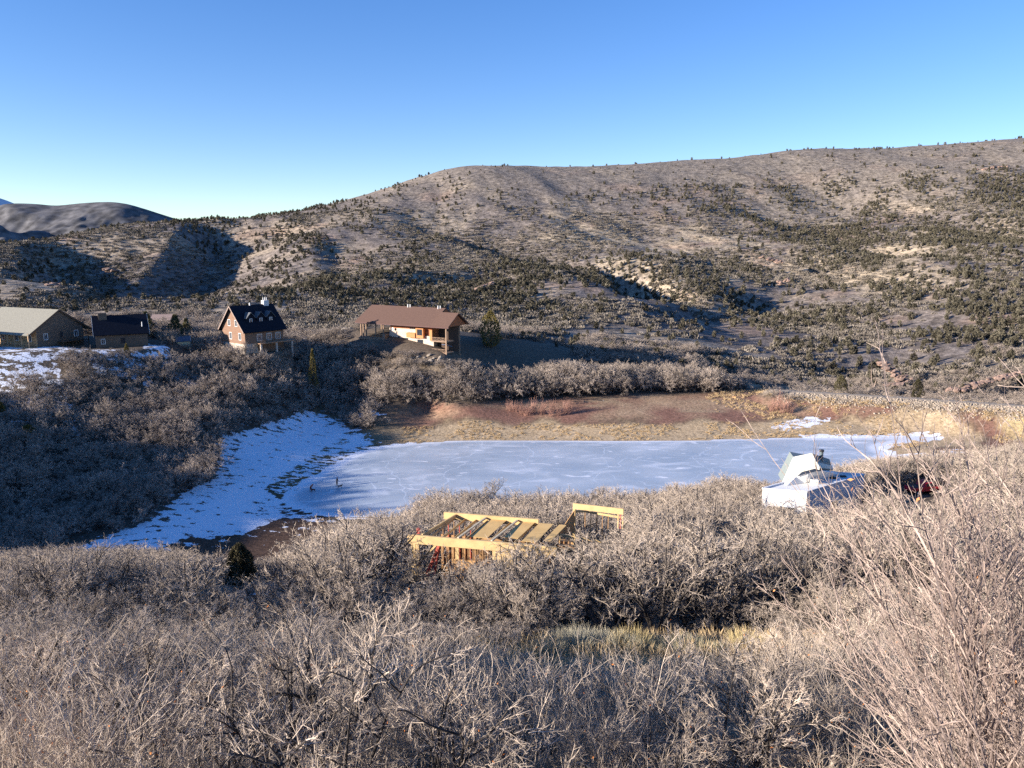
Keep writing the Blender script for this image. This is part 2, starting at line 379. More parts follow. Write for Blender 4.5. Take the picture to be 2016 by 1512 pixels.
def ground_material(name, far):
    m = bpy.data.materials.new(name); m.use_nodes = True; t = m.node_tree; L = t.links.new
    b = t.nodes['Principled BSDF']; b.inputs['Roughness'].default_value = 0.95; b.inputs['Specular IOR Level'].default_value = 0.15
    N = t.nodes.new
    va = N('ShaderNodeAttribute'); va.attribute_name = 'tint'
    vs = N('ShaderNodeAttribute'); vs.attribute_name = 'snow'
    geo = N('ShaderNodeNewGeometry')
    def noise(scale, detail=4, rough=0.55, vec=None):
        z = N('ShaderNodeTexNoise'); z.inputs['Scale'].default_value = scale; z.inputs['Detail'].default_value = detail; z.inputs['Roughness'].default_value = rough
        L(vec or geo.outputs['Position'], z.inputs['Vector']); return z.outputs['Fac']
    def rng(x, a, bb, c, d):
        q = N('ShaderNodeMapRange'); q.inputs['From Min'].default_value = a; q.inputs['From Max'].default_value = bb
        q.inputs['To Min'].default_value = c; q.inputs['To Max'].default_value = d; L(x, q.inputs['Value']); return q.outputs[0]
    def math_(op, a, bb):
        q = N('ShaderNodeMath'); q.operation = op
        for i, v in enumerate((a, bb)):
            if isinstance(v, (int, float)): q.inputs[i].default_value = v
            else: L(v, q.inputs[i])
        return q.outputs[0]
    if far:
        f1 = noise(0.16, 6, 0.7); f2 = noise(0.5, 3)
        fac = math_('MULTIPLY', rng(f1, 0.36, 0.62, 0.45, 1.45), rng(f2, 0.3, 0.7, 0.7, 1.3))
    else:
        f1 = noise(1.3, 6, 0.7); f2 = noise(7.0, 4)
        fac = math_('MULTIPLY', rng(f1, 0.32, 0.68, 0.5, 1.5), rng(f2, 0.3, 0.7, 0.75, 1.25))
    sc = N('ShaderNodeVectorMath'); sc.operation = 'SCALE'; L(va.outputs['Color'], sc.inputs[0]); L(fac, sc.inputs['Scale'])
    col = sc.outputs[0]
    # dark brush clumps as fine cover on the mountain
    if far:
        vo = N('ShaderNodeTexVoronoi'); vo.inputs['Scale'].default_value = 0.22; L(geo.outputs['Position'], vo.inputs['Vector'])
        cl = rng(math_('ADD', vo.outputs['Distance'], math_('MULTIPLY', f2, 0.35)), 0.40, 0.55, 0.55, 0.0)
        gate = rng(noise(0.03, 4), 0.42, 0.58, 0.0, 1.0)
        mx = N('ShaderNodeMix'); mx.data_type = 'RGBA'; L(math_('MULTIPLY', cl, gate), mx.inputs[0]); L(col, mx.inputs[6]); mx.inputs[7].default_value = (0.10, 0.082, 0.080, 1)
        col = mx.outputs[2]
    # snow
    mp = N('ShaderNodeMapping'); mp.inputs['Rotation'].default_value = (0, 0, R(-25)); mp.inputs['Scale'].default_value = (0.75, 1.25, 1.0); L(geo.outputs['Position'], mp.inputs['Vector'])
    sn = math_('ADD', math_('MULTIPLY', math_('SUBTRACT', noise(0.45, 6, 0.62, mp.outputs[0]), 0.5), 1.9), math_('MULTIPLY', math_('SUBTRACT', noise(2.2, 3), 0.5), 0.5))
    sm = rng(math_('ADD', vs.outputs['Fac'], sn), 0.49, 0.53, 0.0, 1.0)
    mx = N('ShaderNodeMix'); mx.data_type = 'RGBA'; L(sm, mx.inputs[0]); L(col, mx.inputs[6]); mx.inputs[7].default_value = (0.80, 0.82, 0.86, 1)
    L(mx.outputs[2], b.inputs['Base Color'])
    bp = N('ShaderNodeBump'); bp.inputs['Strength'].default_value = 0.9; bp.inputs['Distance'].default_value = 1.2 if far else 0.12
    L(f1, bp.inputs['Height']); L(bp.outputs[0], b.inputs['Normal'])
    return m

# ------------------------------------------------------------------ ground sheet
def build_ground():
    nu, nr = 640, 760
    us = np.linspace(-1.5, 1.4, nu)
    D = np.exp(np.linspace(math.log(8.0), math.log(1760.0), nr))
    Yr = D - 22.0
    U, YY = np.meshgrid(us, Yr)
    XX = U * (YY + 22.0)
    ZZ = height(XX.ravel(), YY.ravel()).reshape(XX.shape)
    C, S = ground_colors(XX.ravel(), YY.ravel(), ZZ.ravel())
    V = np.stack([XX, YY, ZZ], -1).reshape(-1, 3)
    split = int(np.searchsorted(Yr, 300.0))
    for name, a, b, far, label in (('ground', 0, split, False, None), ('hill', split, nr - 1, True, None)):
        idx = np.arange(a * nu, (b + 1) * nu).reshape(b - a + 1, nu)
        Fq = np.stack([idx[:-1, :-1], idx[:-1, 1:], idx[1:, 1:], idx[1:, :-1]], -1).reshape(-1, 4) - a * nu
        me = new_mesh(name, V[a * nu:(b + 1) * nu], Fq, [ground_material(name + '_cover', far)], smooth=True)
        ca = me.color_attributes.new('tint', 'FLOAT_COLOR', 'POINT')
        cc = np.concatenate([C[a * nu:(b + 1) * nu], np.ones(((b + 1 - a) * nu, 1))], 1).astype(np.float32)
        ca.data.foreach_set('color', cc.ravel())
        sa = me.attributes.new('snow', 'FLOAT', 'POINT'); sa.data.foreach_set('value', S[a * nu:(b + 1) * nu].astype(np.float32))
        tag(link(name, me), kind='structure')
    # level plain under everything out to the horizon
    r = 9000
    me = new_mesh('plain', [(-r, -390, -60), (r, -390, -60), (r, r, -60), (-r, r, -60)], [(0, 1, 2, 3)], [mat('plain_earth', (0.15, 0.13, 0.12), noise=0.3, scale=0.003)])
    tag(link('plain', me), kind='structure')

def far_range(name, crest, Ydist, depth, base, color, ncols=420, nrows=150, seed=3, rough=30.0):
    xs = np.array([at(px, py, Ydist)[0] for px, py in crest]); zs = np.array([at(px, py, Ydist)[2] for px, py in crest])
    X = np.linspace(xs[0], xs[-1], ncols); T = np.linspace(-1, 1, nrows)
    Zc = np.interp(X, xs, zs)
    k = np.ones(13) / 13; Zc = np.convolve(np.pad(Zc, 6, mode='edge'), k, mode='valid')
    XX, TT = np.meshgrid(X, T); YY = Ydist + TT * depth
    prof = 1 - np.abs(TT) ** 1.15
    ZZ = base + (Zc[None] - base) * prof + (fbm(XX / (depth * 0.22), YY / (depth * 0.22), seed, 5) - 0.5) * rough * np.minimum(1, np.abs(TT) * 3) * (prof > 0)
    sp = np.abs(fbm((XX + 0.5 * YY) / (depth * 0.35), YY / (depth * 0.9), seed + 9, 3) - 0.5)
    ZZ -= (0.25 - np.clip(sp, 0, 0.25)) * rough * 2.2 * np.minimum(1, np.abs(TT) * 2)
    ZZ += (fbm(XX / (depth * 0.035), YY / (depth * 0.035), seed + 31, 3) - 0.5) * rough * 0.045 * np.minimum(1, np.abs(TT) * 6 + 0.15)
    V = np.stack([XX, YY, ZZ], -1).reshape(-1, 3); idx = np.arange(ncols * nrows).reshape(nrows, ncols)
    Fq = np.stack([idx[:-1, :-1], idx[:-1, 1:], idx[1:, 1:], idx[1:, :-1]], -1).reshape(-1, 4)
    me = new_mesh(name, V, Fq, [color], smooth=True)
    tag(link(name, me), kind='structure')

def build_ice():
    # ice sheet cut from the pond outline
    P = POND
    m = bpy.data.materials.new('pond_ice'); m.use_nodes = True; t = m.node_tree; L = t.links.new; N = t.nodes.new
    b = t.nodes['Principled BSDF']; b.inputs['Specular IOR Level'].default_value = 0.5
    geo = N('ShaderNodeNewGeometry')
    def noise(scale, det=4, rot=0.0, sx=1.0, sy=1.0, dist=0.0):
        mp = N('ShaderNodeMapping'); mp.inputs['Rotation'].default_value = (0, 0, R(rot)); mp.inputs['Scale'].default_value = (sx, sy, 1); L(geo.outputs['Position'], mp.inputs['Vector'])
        z = N('ShaderNodeTexNoise'); z.inputs['Scale'].default_value = scale; z.inputs['Detail'].default_value = det; z.inputs['Distortion'].default_value = dist; L(mp.outputs[0], z.inputs['Vector']); return z.outputs['Fac']
    def rng(x, a, bb, c, d):
        q = N('ShaderNodeMapRange'); q.inputs['From Min'].default_value = a; q.inputs['From Max'].default_value = bb; q.inputs['To Min'].default_value = c; q.inputs['To Max'].default_value = d; L(x, q.inputs['Value']); return q.outputs[0]
    def mix(f, a, bb):
        q = N('ShaderNodeMix'); q.data_type = 'RGBA'; L(f, q.inputs[0])
        for i, v in ((6, a), (7, bb)):
            if isinstance(v, tuple): q.inputs[i].default_value = (*v, 1)
            else: L(v, q.inputs[i])
        return q.outputs[2]
    base = mix(rng(noise(0.06, 5, 10, 1, 1.6), 0.35, 0.65, 0, 1), (0.36, 0.42, 0.48), (0.48, 0.53, 0.58))
    base = mix(rng(noise(0.10, 6, 5, 1, 2.2, 0.6), 0.56, 0.66, 0, 0.75), base, (0.62, 0.66, 0.71))     # frosted drifts
    base = mix(rng(noise(0.16, 6, -8, 1, 3.0, 0.8), 0.62, 0.68, 0, 0.9), base, (0.80, 0.82, 0.86))      # wind blown snow
    w = N('ShaderNodeTexNoise'); w.noise_type = 'RIDGED_MULTIFRACTAL'; w.inputs['Scale'].default_value = 0.05; w.inputs['Detail'].default_value = 3; L(geo.outputs['Position'], w.inputs['Vector'])
    base = mix(rng(noise(0.035, 2, 30, 1, 1, 1.5), 0.497, 0.503, 0, 0), base, (0.8, 0.84, 0.9))
    vo = N('ShaderNodeTexVoronoi'); vo.feature = 'DISTANCE_TO_EDGE'; vo.inputs['Scale'].default_value = 0.055
    ds = N('ShaderNodeMapping'); L(geo.outputs['Position'], ds.inputs['Vector'])
    dn = N('ShaderNodeTexNoise'); dn.inputs['Scale'].default_value = 0.08; L(geo.outputs['Position'], dn.inputs['Vector'])
    ad = N('ShaderNodeVectorMath'); ad.operation = 'MULTIPLY_ADD'; ad.inputs[1].default_value = (22, 22, 0); L(dn.outputs['Color'], ad.inputs[0]); L(geo.outputs['Position'], ad.inputs[2]); L(ad.outputs[0], vo.inputs['Vector'])
    base = mix(rng(vo.outputs['Distance'], 0.0, 0.012, 0.55, 0.0), base, (0.72, 0.78, 0.86))              # pressure cracks
    va = N('ShaderNodeAttribute'); va.attribute_name = 'rim'
    base = mix(va.outputs['Fac'], base, (0.78, 0.81, 0.86))
    L(base, b.inputs['Base Color'])
    L(rng(noise(0.3, 3), 0.3, 0.7, 0.28, 0.5), b.inputs['Roughness'])
    bp = N('ShaderNodeBump'); bp.inputs['Strength'].default_value = 0.25; bp.inputs['Distance'].default_value = 0.05; L(noise(1.2, 4), bp.inputs['Height']); L(bp.outputs[0], b.inputs['Normal'])
    bm = bmesh.new()
    nx = 180; x0, x1 = P[:, 0].min(), P[:, 0].max(); y0, y1 = P[:, 1].min(), P[:, 1].max()
    gx = np.arange(x0, x1 + 1.2, 1.2); gy = np.arange(y0, y1 + 1.2, 1.2)
    GX, GY = np.meshgrid(gx, gy); ins = inside(P, GX, GY); d = seg_dist(P, GX, GY)
    keep = ins | (d < 1.9)
    rimv = np.where(ins, np.clip(1 - d / 1.6, 0, 1), 1.0)
    rimv = np.where((GX > 78) & (ins) & (d < 4.5), np.clip((2.6 - d) / 1.0, 0, 1), rimv)
    idx = -np.ones(GX.shape, int); idx[keep] = np.arange(keep.sum())
    q = keep[:-1, :-1] & keep[:-1, 1:] & keep[1:, 1:] & keep[1:, :-1]
    Fq = np.stack([idx[:-1, :-1][q], idx[:-1, 1:][q], idx[1:, 1:][q], idx[1:, :-1][q]], -1)
    V = np.stack([GX[keep], GY[keep], np.zeros(keep.sum())], -1)
    me = new_mesh('frozen_pond', V, Fq, [m])
    a = me.attributes.new('rim', 'FLOAT', 'POINT'); a.data.foreach_set('value', rimv[keep].astype(np.float32))
    bm.free()
    tag(link('frozen_pond_water', me), kind='structure')

# ------------------------------------------------------------------ growing bare branches
def unit(v): return v / (np.linalg.norm(v, axis=-1, keepdims=True) + 1e-9)
def grow(rng, P, D, Ls, Rs, levels):
    """P, D, Ls, Rs: start points, directions, lengths, radii of the stems. Returns a list of (p0, p1, r0, r1, bend frame) per level."""
    out = []
    for li, lv in enumerate(levels):
        ns = lv['seg']; n = len(P); pts = [P]; dirs = [D]
        p, d = P, D
        for s in range(ns):
            d = unit(d + rng.normal(0, lv['jit'], (n, 3)) + np.array([0, 0, lv.get('up', 0.0)]))
            p = p + d * (Ls / ns)[:, None]
            pts.append(p); dirs.append(d)
        pts = np.stack(pts, 1); dirs = np.stack(dirs, 1)
        tip = lv.get('tip', 0.45)
        rr = Rs[:, None] * np.linspace(1, tip, ns + 1)[None]
        out.append((pts, rr))
        if li + 1 < len(levels):
            nx = levels[li + 1]; k = nx['n']
            t = rng.uniform(nx.get('t0', 0.3), 1.0, (n, k)); t[:, 0] = 1.0
            f = t * ns; i = np.minimum(f.astype(int), ns - 1); w = (f - i)[..., None]
            a = np.arange(n)[:, None]
            q = pts[a, i] * (1 - w) + pts[a, i + 1] * w; dd = dirs[a, i + 1]
            side = unit(rng.normal(0, 1, (n, k, 3))); side = unit(side - (side * dd).sum(-1, keepdims=True) * dd)
            ang = R(1) * nx.get('ang', 45) * rng.uniform(0.6, 1.3, (n, k, 1)); ang[:, 0] *= 0.35
            nd = unit(dd * np.cos(ang) + side * np.sin(ang))
            ln = (Ls[:, None] * nx['len'] * rng.uniform(0.65, 1.25, (n, k)) * (1.15 - 0.45 * t)).reshape(-1)
            rn = np.minimum(Rs[:, None] * nx['rad'] * rng.uniform(0.8, 1.15, (n, k)), Rs[:, None] * 0.9).reshape(-1)
            P, D, Ls, Rs = q.reshape(-1, 3), nd.reshape(-1, 3), ln, np.maximum(rn, nx.get('rmin', 0.002))
    return out
def tubes(levels_out, sides):
    """turn the grown chains into one vertex / face set; sides per level"""
    Vs, Fs, off = [], [], 0
    for (pts, rr), k in zip(levels_out, sides):
        n, m, _ = pts.shape
        d = unit(np.concatenate([pts[:, 1:] - pts[:, :-1], pts[:, -1:] - pts[:, -2:-1]], 1))
        ref = np.where(np.abs(d[..., 2:3]) > 0.9, np.array([1.0, 0, 0]), np.array([0, 0, 1.0]))
        a = unit(np.cross(d, ref)); b = np.cross(d, a)
        th = np.arange(k) / k * 2 * math.pi
        ring = pts[:, :, None] + rr[:, :, None, None] * (a[:, :, None] * np.cos(th)[None, None, :, None] + b[:, :, None] * np.sin(th)[None, None, :, None])
        Vs.append(ring.reshape(-1, 3))
        base = off + (np.arange(n)[:, None, None] * m + np.arange(m - 1)[None, :, None]) * k
        j = np.arange(k)[None, None, :]; j2 = (j + 1) % k
        Fs.append(np.stack([base + j, base + j2, base + k + j2, base + k + j], -1).reshape(-1, 4))
        off += n * m * k
    return np.concatenate(Vs), np.concatenate(Fs)

BARK = mat('oak_bark', (0.06, 0.05, 0.044), 0.95, noise=0.45, scale=6, rand=0.25)
def twig_mat(name, c, rand=0.22): return mat(name, c, 0.85, noise=0.35, scale=1.3, rand=rand, spec=0.2)
TWIG_NEAR = twig_mat('twig_bark_pale', (0.45, 0.368, 0.292))
TWIG_MID = twig_mat('twig_bark_grey', (0.395, 0.324, 0.258))
TWIG_FAR = twig_mat('twig_bark_mauve', (0.375, 0.308, 0.25))
LEAF_DRY = mat('dry_leaf', (0.45, 0.16, 0.04), 0.8, rand=0.2, noise=0.3, scale=9)

def oak(seed, H, spread, nst, n1, n2, n3, n4=0, jit=0.28, rt=0.0065, seg=(6, 4, 3, 2), thin=1.0, tw=0.45):
    rng = np.random.default_rng(seed)
    az = rng.uniform(0, 2 * math.pi, nst); lean = rng.uniform(0.08, 0.62, nst)
    D = np.stack([np.cos(az) * np.sin(lean), np.sin(az) * np.sin(lean), np.cos(lean)], -1)
    P = np.stack([np.cos(az) * 0.12 * spread, np.sin(az) * 0.12 * spread, np.full(nst, -0.15)], -1)
    Ls = H * rng.uniform(0.6, 0.82, nst); Rs = 0.018 * H * rng.uniform(0.7, 1.2, nst) * thin
    lv = [dict(seg=seg[0], jit=jit * 0.8, up=0.04, tip=0.4),
          dict(n=n1, len=0.55, rad=0.5, seg=seg[1], jit=jit, up=0.05, ang=52, t0=0.28, tip=0.45),
          dict(n=n2, len=0.48, rad=0.38, seg=seg[2], jit=jit * 1.15, up=0.05, ang=50, t0=0.25, rmin=rt * 1.3, tip=0.55),
          dict(n=n3, len=tw, rad=0.45, seg=seg[3], jit=jit * 1.2, up=0.03, ang=45, t0=0.2, rmin=rt, tip=0.5)]
    if n4: lv.append(dict(n=n4, len=0.5, rad=0.6, seg=2, jit=jit, up=0.02, ang=45, t0=0.15, rmin=rt * 0.8, tip=0.4))
    g = grow(rng, P, D, Ls, Rs, lv)
    return g, rng
def split_meshes(name, g, nwood, wood_sides=(6, 4), twig_sides=3, tmat=None, bark=None):
    V, Fq = tubes(g[:nwood], list(wood_sides)[:nwood] + [4] * max(0, nwood - len(wood_sides)))
    V2, F2 = tubes(g[nwood:], [twig_sides] * (len(g) - nwood))
    return new_mesh(name + '_trunk', V, Fq, [bark or BARK], smooth=True), new_mesh(name + '_twigs', V2, F2, [tmat or TWIG_MID])
def joined_mesh(name, g, nwood, wood_sides, tmat, bark=None):
    V, Fq = tubes(g[:nwood], wood_sides); V2, F2 = tubes(g[nwood:], [3] * (len(g) - nwood))
    return new_mesh(name, np.concatenate([V, V2]), np.concatenate([Fq, F2 + len(V)]), [bark or BARK, tmat], np.concatenate([np.zeros(len(Fq)), np.ones(len(F2))]))
def sucker(seed, H, nst, rt=0.005, n1=7, n2=5, jit=0.10, lean=0.34, len1=0.5):
    """upright thicket shrub: many thin straight shoots"""
    rng = np.random.default_rng(seed)
    az = rng.uniform(0, 2 * math.pi, nst); ln = np.abs(rng.normal(0, lean, nst))
    D = np.stack([np.cos(az) * np.sin(ln), np.sin(az) * np.sin(ln), np.cos(ln)], -1)
    r0 = np.sqrt(rng.uniform(0, 1, nst)) * 0.75
    P = np.stack([np.cos(az) * r0, np.sin(az) * r0, np.full(nst, -0.1)], -1)
    return grow(rng, P, D, H * rng.uniform(0.55, 1.0, nst), 0.0052 * H * rng.uniform(0.6, 1.15, nst),
                [dict(seg=7, jit=jit, up=0.03, tip=0.35), dict(n=n1, len=len1, rad=0.55, seg=4, jit=jit * 1.6, up=0.06, ang=34, t0=0.2, rmin=rt, tip=0.5),
                 dict(n=n2, len=0.38, rad=0.6, seg=2, jit=jit * 1.8, up=0.03, ang=36, t0=0.15, rmin=rt * 0.8, tip=0.45)]), rng
def leaves_mesh(name, g, rng, count, size, m):
    pts = g[-1][0]; i = rng.integers(0, len(pts), count); p = pts[i, -1] + rng.normal(0, 0.02, (count, 3))
    a = unit(rng.normal(0, 1, (count, 3))); b = unit(np.cross(a, rng.normal(0, 1, (count, 3)))); c = np.cross(a, b)
    s = size * rng.uniform(0.6, 1.2, (count, 1))
    V = np.stack([p - a * s, p + b * s * 0.45 + c * s * 0.15, p + a * s, p - b * s * 0.45 + c * s * 0.15], 1).reshape(-1, 3)
    return new_mesh(name, V, np.arange(count * 4).reshape(-1, 4), [m])

# conifers --------------------------------------------------------
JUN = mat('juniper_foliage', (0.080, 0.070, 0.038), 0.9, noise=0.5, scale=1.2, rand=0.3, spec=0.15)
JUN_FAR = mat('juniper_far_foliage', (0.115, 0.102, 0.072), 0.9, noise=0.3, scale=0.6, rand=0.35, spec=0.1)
JUN_GOLD = mat('golden_juniper_foliage', (0.17, 0.135, 0.045), 0.9, noise=0.45, scale=1.2, spec=0.15)
PINE = mat('pine_foliage', (0.115, 0.105, 0.05), 0.9, noise=0.5, scale=1.2, rand=0.2, spec=0.15)
def conifer_mesh(name, seed, H, Rd, n, leaf, m, shape='oval', lobes=6, up=0.8):
    """crown: many small upward pointing sprays in uneven lobes, gaps between them"""
    rng = np.random.default_rng(seed)
    h = rng.uniform(0.0, 1.0, n)
    if shape == 'oval': prof = np.sin(np.clip(h * 0.93 + 0.07, 0, 1) * math.pi) ** 0.55 * (1 - 0.35 * h)
    elif shape == 'cone': prof = (1 - h) ** 0.75 * 0.95 + 0.05
    else: prof = (1 - h) * 0.9 + 0.08
    az = rng.uniform(0, 2 * math.pi, n)
    ph = rng.uniform(0, 6.28, 4)
    lob = 0.80 + 0.22 * np.sin(az * lobes / 2 + ph[0] + h * 5) * np.sin(h * 9 + ph[1]) + 0.14 * np.sin(az * lobes + ph[2] - h * 11)
    if shape == 'tier': lob *= 0.72 + 0.4 * np.abs(np.sin(h * H * 2.1 + ph[3]))
    rad = Rd * prof * lob * rng.uniform(0.55, 1.0, n) ** 0.4
    c = np.stack([np.cos(az) * rad, np.sin(az) * rad, 0.04 * H + h * H * 0.93], -1)
    outd = np.stack([np.cos(az), np.sin(az), np.zeros(n)], -1)
    d = unit(outd * rng.uniform(0.2, 0.9, (n, 1)) + np.array([0, 0, up]) + rng.normal(0, 0.35, (n, 3)))
    s = unit(np.cross(d, rng.normal(0, 1, (n, 3)))); L = leaf * rng.uniform(0.6, 1.4, (n, 1)); w = L * 0.36
    V = np.stack([c - d * L * 0.5 - s * w, c - d * L * 0.5 + s * w, c + d * L], 1).reshape(-1, 3)
    return new_mesh(name, V, np.arange(n * 3).reshape(-1, 3), [m])
def stem_mesh(name, H, r, m=None):
    rng = np.random.default_rng(5)
    g = grow(rng, np.array([[0, 0, -0.3]]), np.array([[0, 0, 1.0]]), np.array([H * 0.9]), np.array([r]), [dict(seg=6, jit=0.03, up=0.1, tip=0.25), dict(n=14, len=0.28, rad=0.4, seg=2, jit=0.1, ang=65, t0=0.15)])
    V, Fq = tubes(g, [6, 3]); return new_mesh(name, V, Fq, [m or BARK])

# ------------------------------------------------------------------ stuff made of many copies (geometry nodes)
def instancer(name, meshes, P, rotz, scale, tilt=None, idx=None):
    pc = bpy.data.collections.new(name + '_kinds')
    for i, me in enumerate(meshes):
        o = bpy.data.objects.new('%s_kind_%c' % (name, 97 + i), me); pc.objects.link(o)
    n = len(P)
    me = bpy.data.meshes.new(name); me.vertices.add(n); me.vertices.foreach_set('co', np.asarray(P, np.float32).ravel())
    rt = np.zeros((n, 3), np.float32); rt[:, 2] = rotz
    if tilt is not None: rt[:, 0] = tilt
    sc3 = np.asarray(scale, np.float32)
    if sc3.ndim == 1: sc3 = np.repeat(sc3[:, None], 3, 1)
    a = me.attributes.new('turn', 'FLOAT_VECTOR', 'POINT'); a.data.foreach_set('vector', rt.ravel())
    a = me.attributes.new('size', 'FLOAT_VECTOR', 'POINT'); a.data.foreach_set('vector', sc3.ravel())
    a = me.attributes.new('pick', 'INT', 'POINT'); a.data.foreach_set('value', (idx if idx is not None else RNG.integers(0, len(meshes), n)).astype(np.int32))
    me.update()
    o = link(name, me)
    g = bpy.data.node_groups.new(name + '_spread', 'GeometryNodeTree')
    g.interface.new_socket('Geometry', in_out='INPUT', socket_type='NodeSocketGeometry'); g.interface.new_socket('Geometry', in_out='OUTPUT', socket_type='NodeSocketGeometry')
    N = g.nodes.new; L = g.links.new
    gi, go = N('NodeGroupInput'), N('NodeGroupOutput'); ip = N('GeometryNodeInstanceOnPoints'); ci = N('GeometryNodeCollectionInfo')
    ci.inputs['Collection'].default_value = pc; ci.inputs['Separate Children'].default_value = True; ci.inputs['Reset Children'].default_value = True
    def na(nm, ty):
        q = N('GeometryNodeInputNamedAttribute'); q.data_type = ty; q.inputs['Name'].default_value = nm; return q.outputs['Attribute']
    L(gi.outputs[0], ip.inputs['Points']); L(ci.outputs[0], ip.inputs['Instance']); ip.inputs['Pick Instance'].default_value = True
    L(na('pick', 'INT'), ip.inputs['Instance Index']); L(na('size', 'FLOAT_VECTOR'), ip.inputs['Scale'])
    e2r = N('FunctionNodeEulerToRotation'); L(na('turn', 'FLOAT_VECTOR'), e2r.inputs[0]); L(e2r.outputs[0], ip.inputs['Rotation'])
    L(ip.outputs[0], go.inputs[0])
    md = o.modifiers.new('spread', 'NODES'); md.node_group = g
    return tag(o, kind='stuff')

def jitter_grid(x0, x1, y0, y1, sp, rng):
    gx = np.arange(x0, x1, sp); gy = np.arange(y0, y1, sp * 0.87)
    X, Y = np.meshgrid(gx, gy); X = X + (np.arange(len(gy)) % 2)[:, None] * sp * 0.5
    X = X.ravel() + rng.uniform(-0.42, 0.42, X.size) * sp; Y = Y.ravel() + rng.uniform(-0.42, 0.42, Y.size) * sp
    return X, Y
def top_at(py, Y): return CAM_H + np.array([slope(p) for p in np.atleast_1d(py)]) * Y   # level of the sight line through row py

# ------------------------------------------------------------------ where the vegetation stands
FOOT = []      # (cx, cy, radius) of buildings, nothing grows here
def px_inside(pts, px, py): return inside(np.array(pts, float), px, py)
def slope_v(py): return np.tan(np.arctan((756.0 - py) / F) - PITCH)

LIMIT_FORE = ([-300, 0, 500, 900, 1000, 1040, 1480, 1520, 1620, 1800, 2400], [1215, 1215, 1235, 1225, 1290, 1305, 1300, 1240, 1190, 1090, 1060])
LIMIT_SIL = ([-300, 0, 130, 300, 430, 560, 640, 720, 800, 850, 930, 1000, 1150, 1260, 1300, 1380, 1430, 1490, 1560, 1700, 1780, 2016, 2400],
             [1090, 1092, 1082, 1080, 1102, 1098, 1035, 1010, 1000, 965, 950, 948, 962, 968, 965, 948, 925, 950, 950, 905, 900, 868, 860])

def near_slope_points(sp, y0, y1, rng, fore):
    X, Y = jitter_grid(-135, 135, y0, y1, sp, rng)
    m = (np.abs(X) < 0.74 * Y + 5)
    X, Y = X[m], Y[m]; Z = height(X, Y)
    px, py = proj(X, Y, Z)
    ok = (py < 1640) & (px > -140) & (px < 2160)
    ok &= ~((Y > 112) & (X < -20) & (Z < 2.2))
    ds = seg_dist(POND, X, Y); ok &= ~(inside(POND, X, Y) | (ds < 2.0))
    ok &= ~px_inside([(1050, 1262), (1200, 1252), (1330, 1240), (1500, 1250), (1500, 1300), (1330, 1330), (1060, 1335), (1010, 1300)], px, py)
    ok &= ~(inside(DARK_EARTH, X, Y) | inside(SNOW_BANK, X, Y))
    ok &= ~(px_inside([(400, 1155), (560, 1150), (590, 1180), (560, 1230), (440, 1235), (410, 1190)], px, py) & (RNG.uniform(0, 1, len(X)) < 0.75))
    for x, y, r in FOOT: ok &= np.hypot(X - x, Y - y) > r
    X, Y, Z, px, py = X[ok], Y[ok], Z[ok], px[ok], py[ok]
    lim = np.interp(px, *LIMIT_SIL)
    if fore: lim = np.maximum(lim, np.interp(px, *LIMIT_FORE) * np.clip((34 - Y) / 6, 0, 1))
    # keep the sight lines to the timber frame, the white house, the dark juniper and the red truck open
    def cap(cond, v):
        nonlocal lim
        lim = np.where(cond, np.maximum(lim, v), lim)
    cap((px > 735) & (px < 1110) & (Y > 30) & (Y < 58), np.interp(px, [735, 830, 900, 1000, 1110], [1165, 1165, 1125, 1100, 1085]) - 14 * fbm(X, Y, 5, 1))
    cap((px >= 1110) & (px < 1250) & (Y > 30) & (Y < 62), 1062)
    cap((px > 800) & (px < 1260) & (Y > 66) & (Y < 90), np.where(px < 1090, 1010, 985))
    cap((px > 1490) & (px < 1720) & (Y > 30) & (Y < 97), np.interp(px, [1490, 1540, 1600, 1720], [1015, 1000, 975, 975]))
    cap((px > 1740) & (px < 1900) & (Y > 25) & (Y < 104), 1016)
    cap((px > 385) & (px < 605) & (Y > 25) & (Y < 84), 1150)
    zt = CAM_H + slope_v(lim) * Y
    rm = zt - Z
    rm = np.where((Y > 24) & (Y < 34) & (X > -20) & (X < 13), np.minimum(rm, 1.2 + 0.06 * np.maximum(-X, 0)), rm)
    return X, Y, Z, px, py, rm

OAKS = {}
def oak_kinds():
    OAKS['near'] = [oak(s, 3.4, 1, 6, 5, 6, 6, 3, jit=0.19, rt=0.0042, thin=0.75) for s in (1, 2, 3, 4)]
    OAKS['suck'] = [sucker(s, 2.6, 26, rt=0.0042) for s in (11, 12, 13, 14)]
    OAKS['tree'] = [oak(s, 6.0, 1.4, 4, 6, 6, 5, 3, jit=0.24, rt=0.007, thin=1.05) for s in (21, 22, 23, 24)]
    OAKS['far'] = [oak(s, 5.0, 2.6, 8, 6, 6, 8, jit=0.22, rt=0.0125, seg=(4, 3, 2, 2), tw=0.5, thin=0.85) for s in (31, 32, 33, 34, 35)]
    OAKS['mid'] = [oak(s, 4.6, 1.8, 7, 6, 5, 5, 2, jit=0.26, rt=0.0115, seg=(5, 3, 2, 2), tw=0.5) for s in (41, 42, 43, 44)]

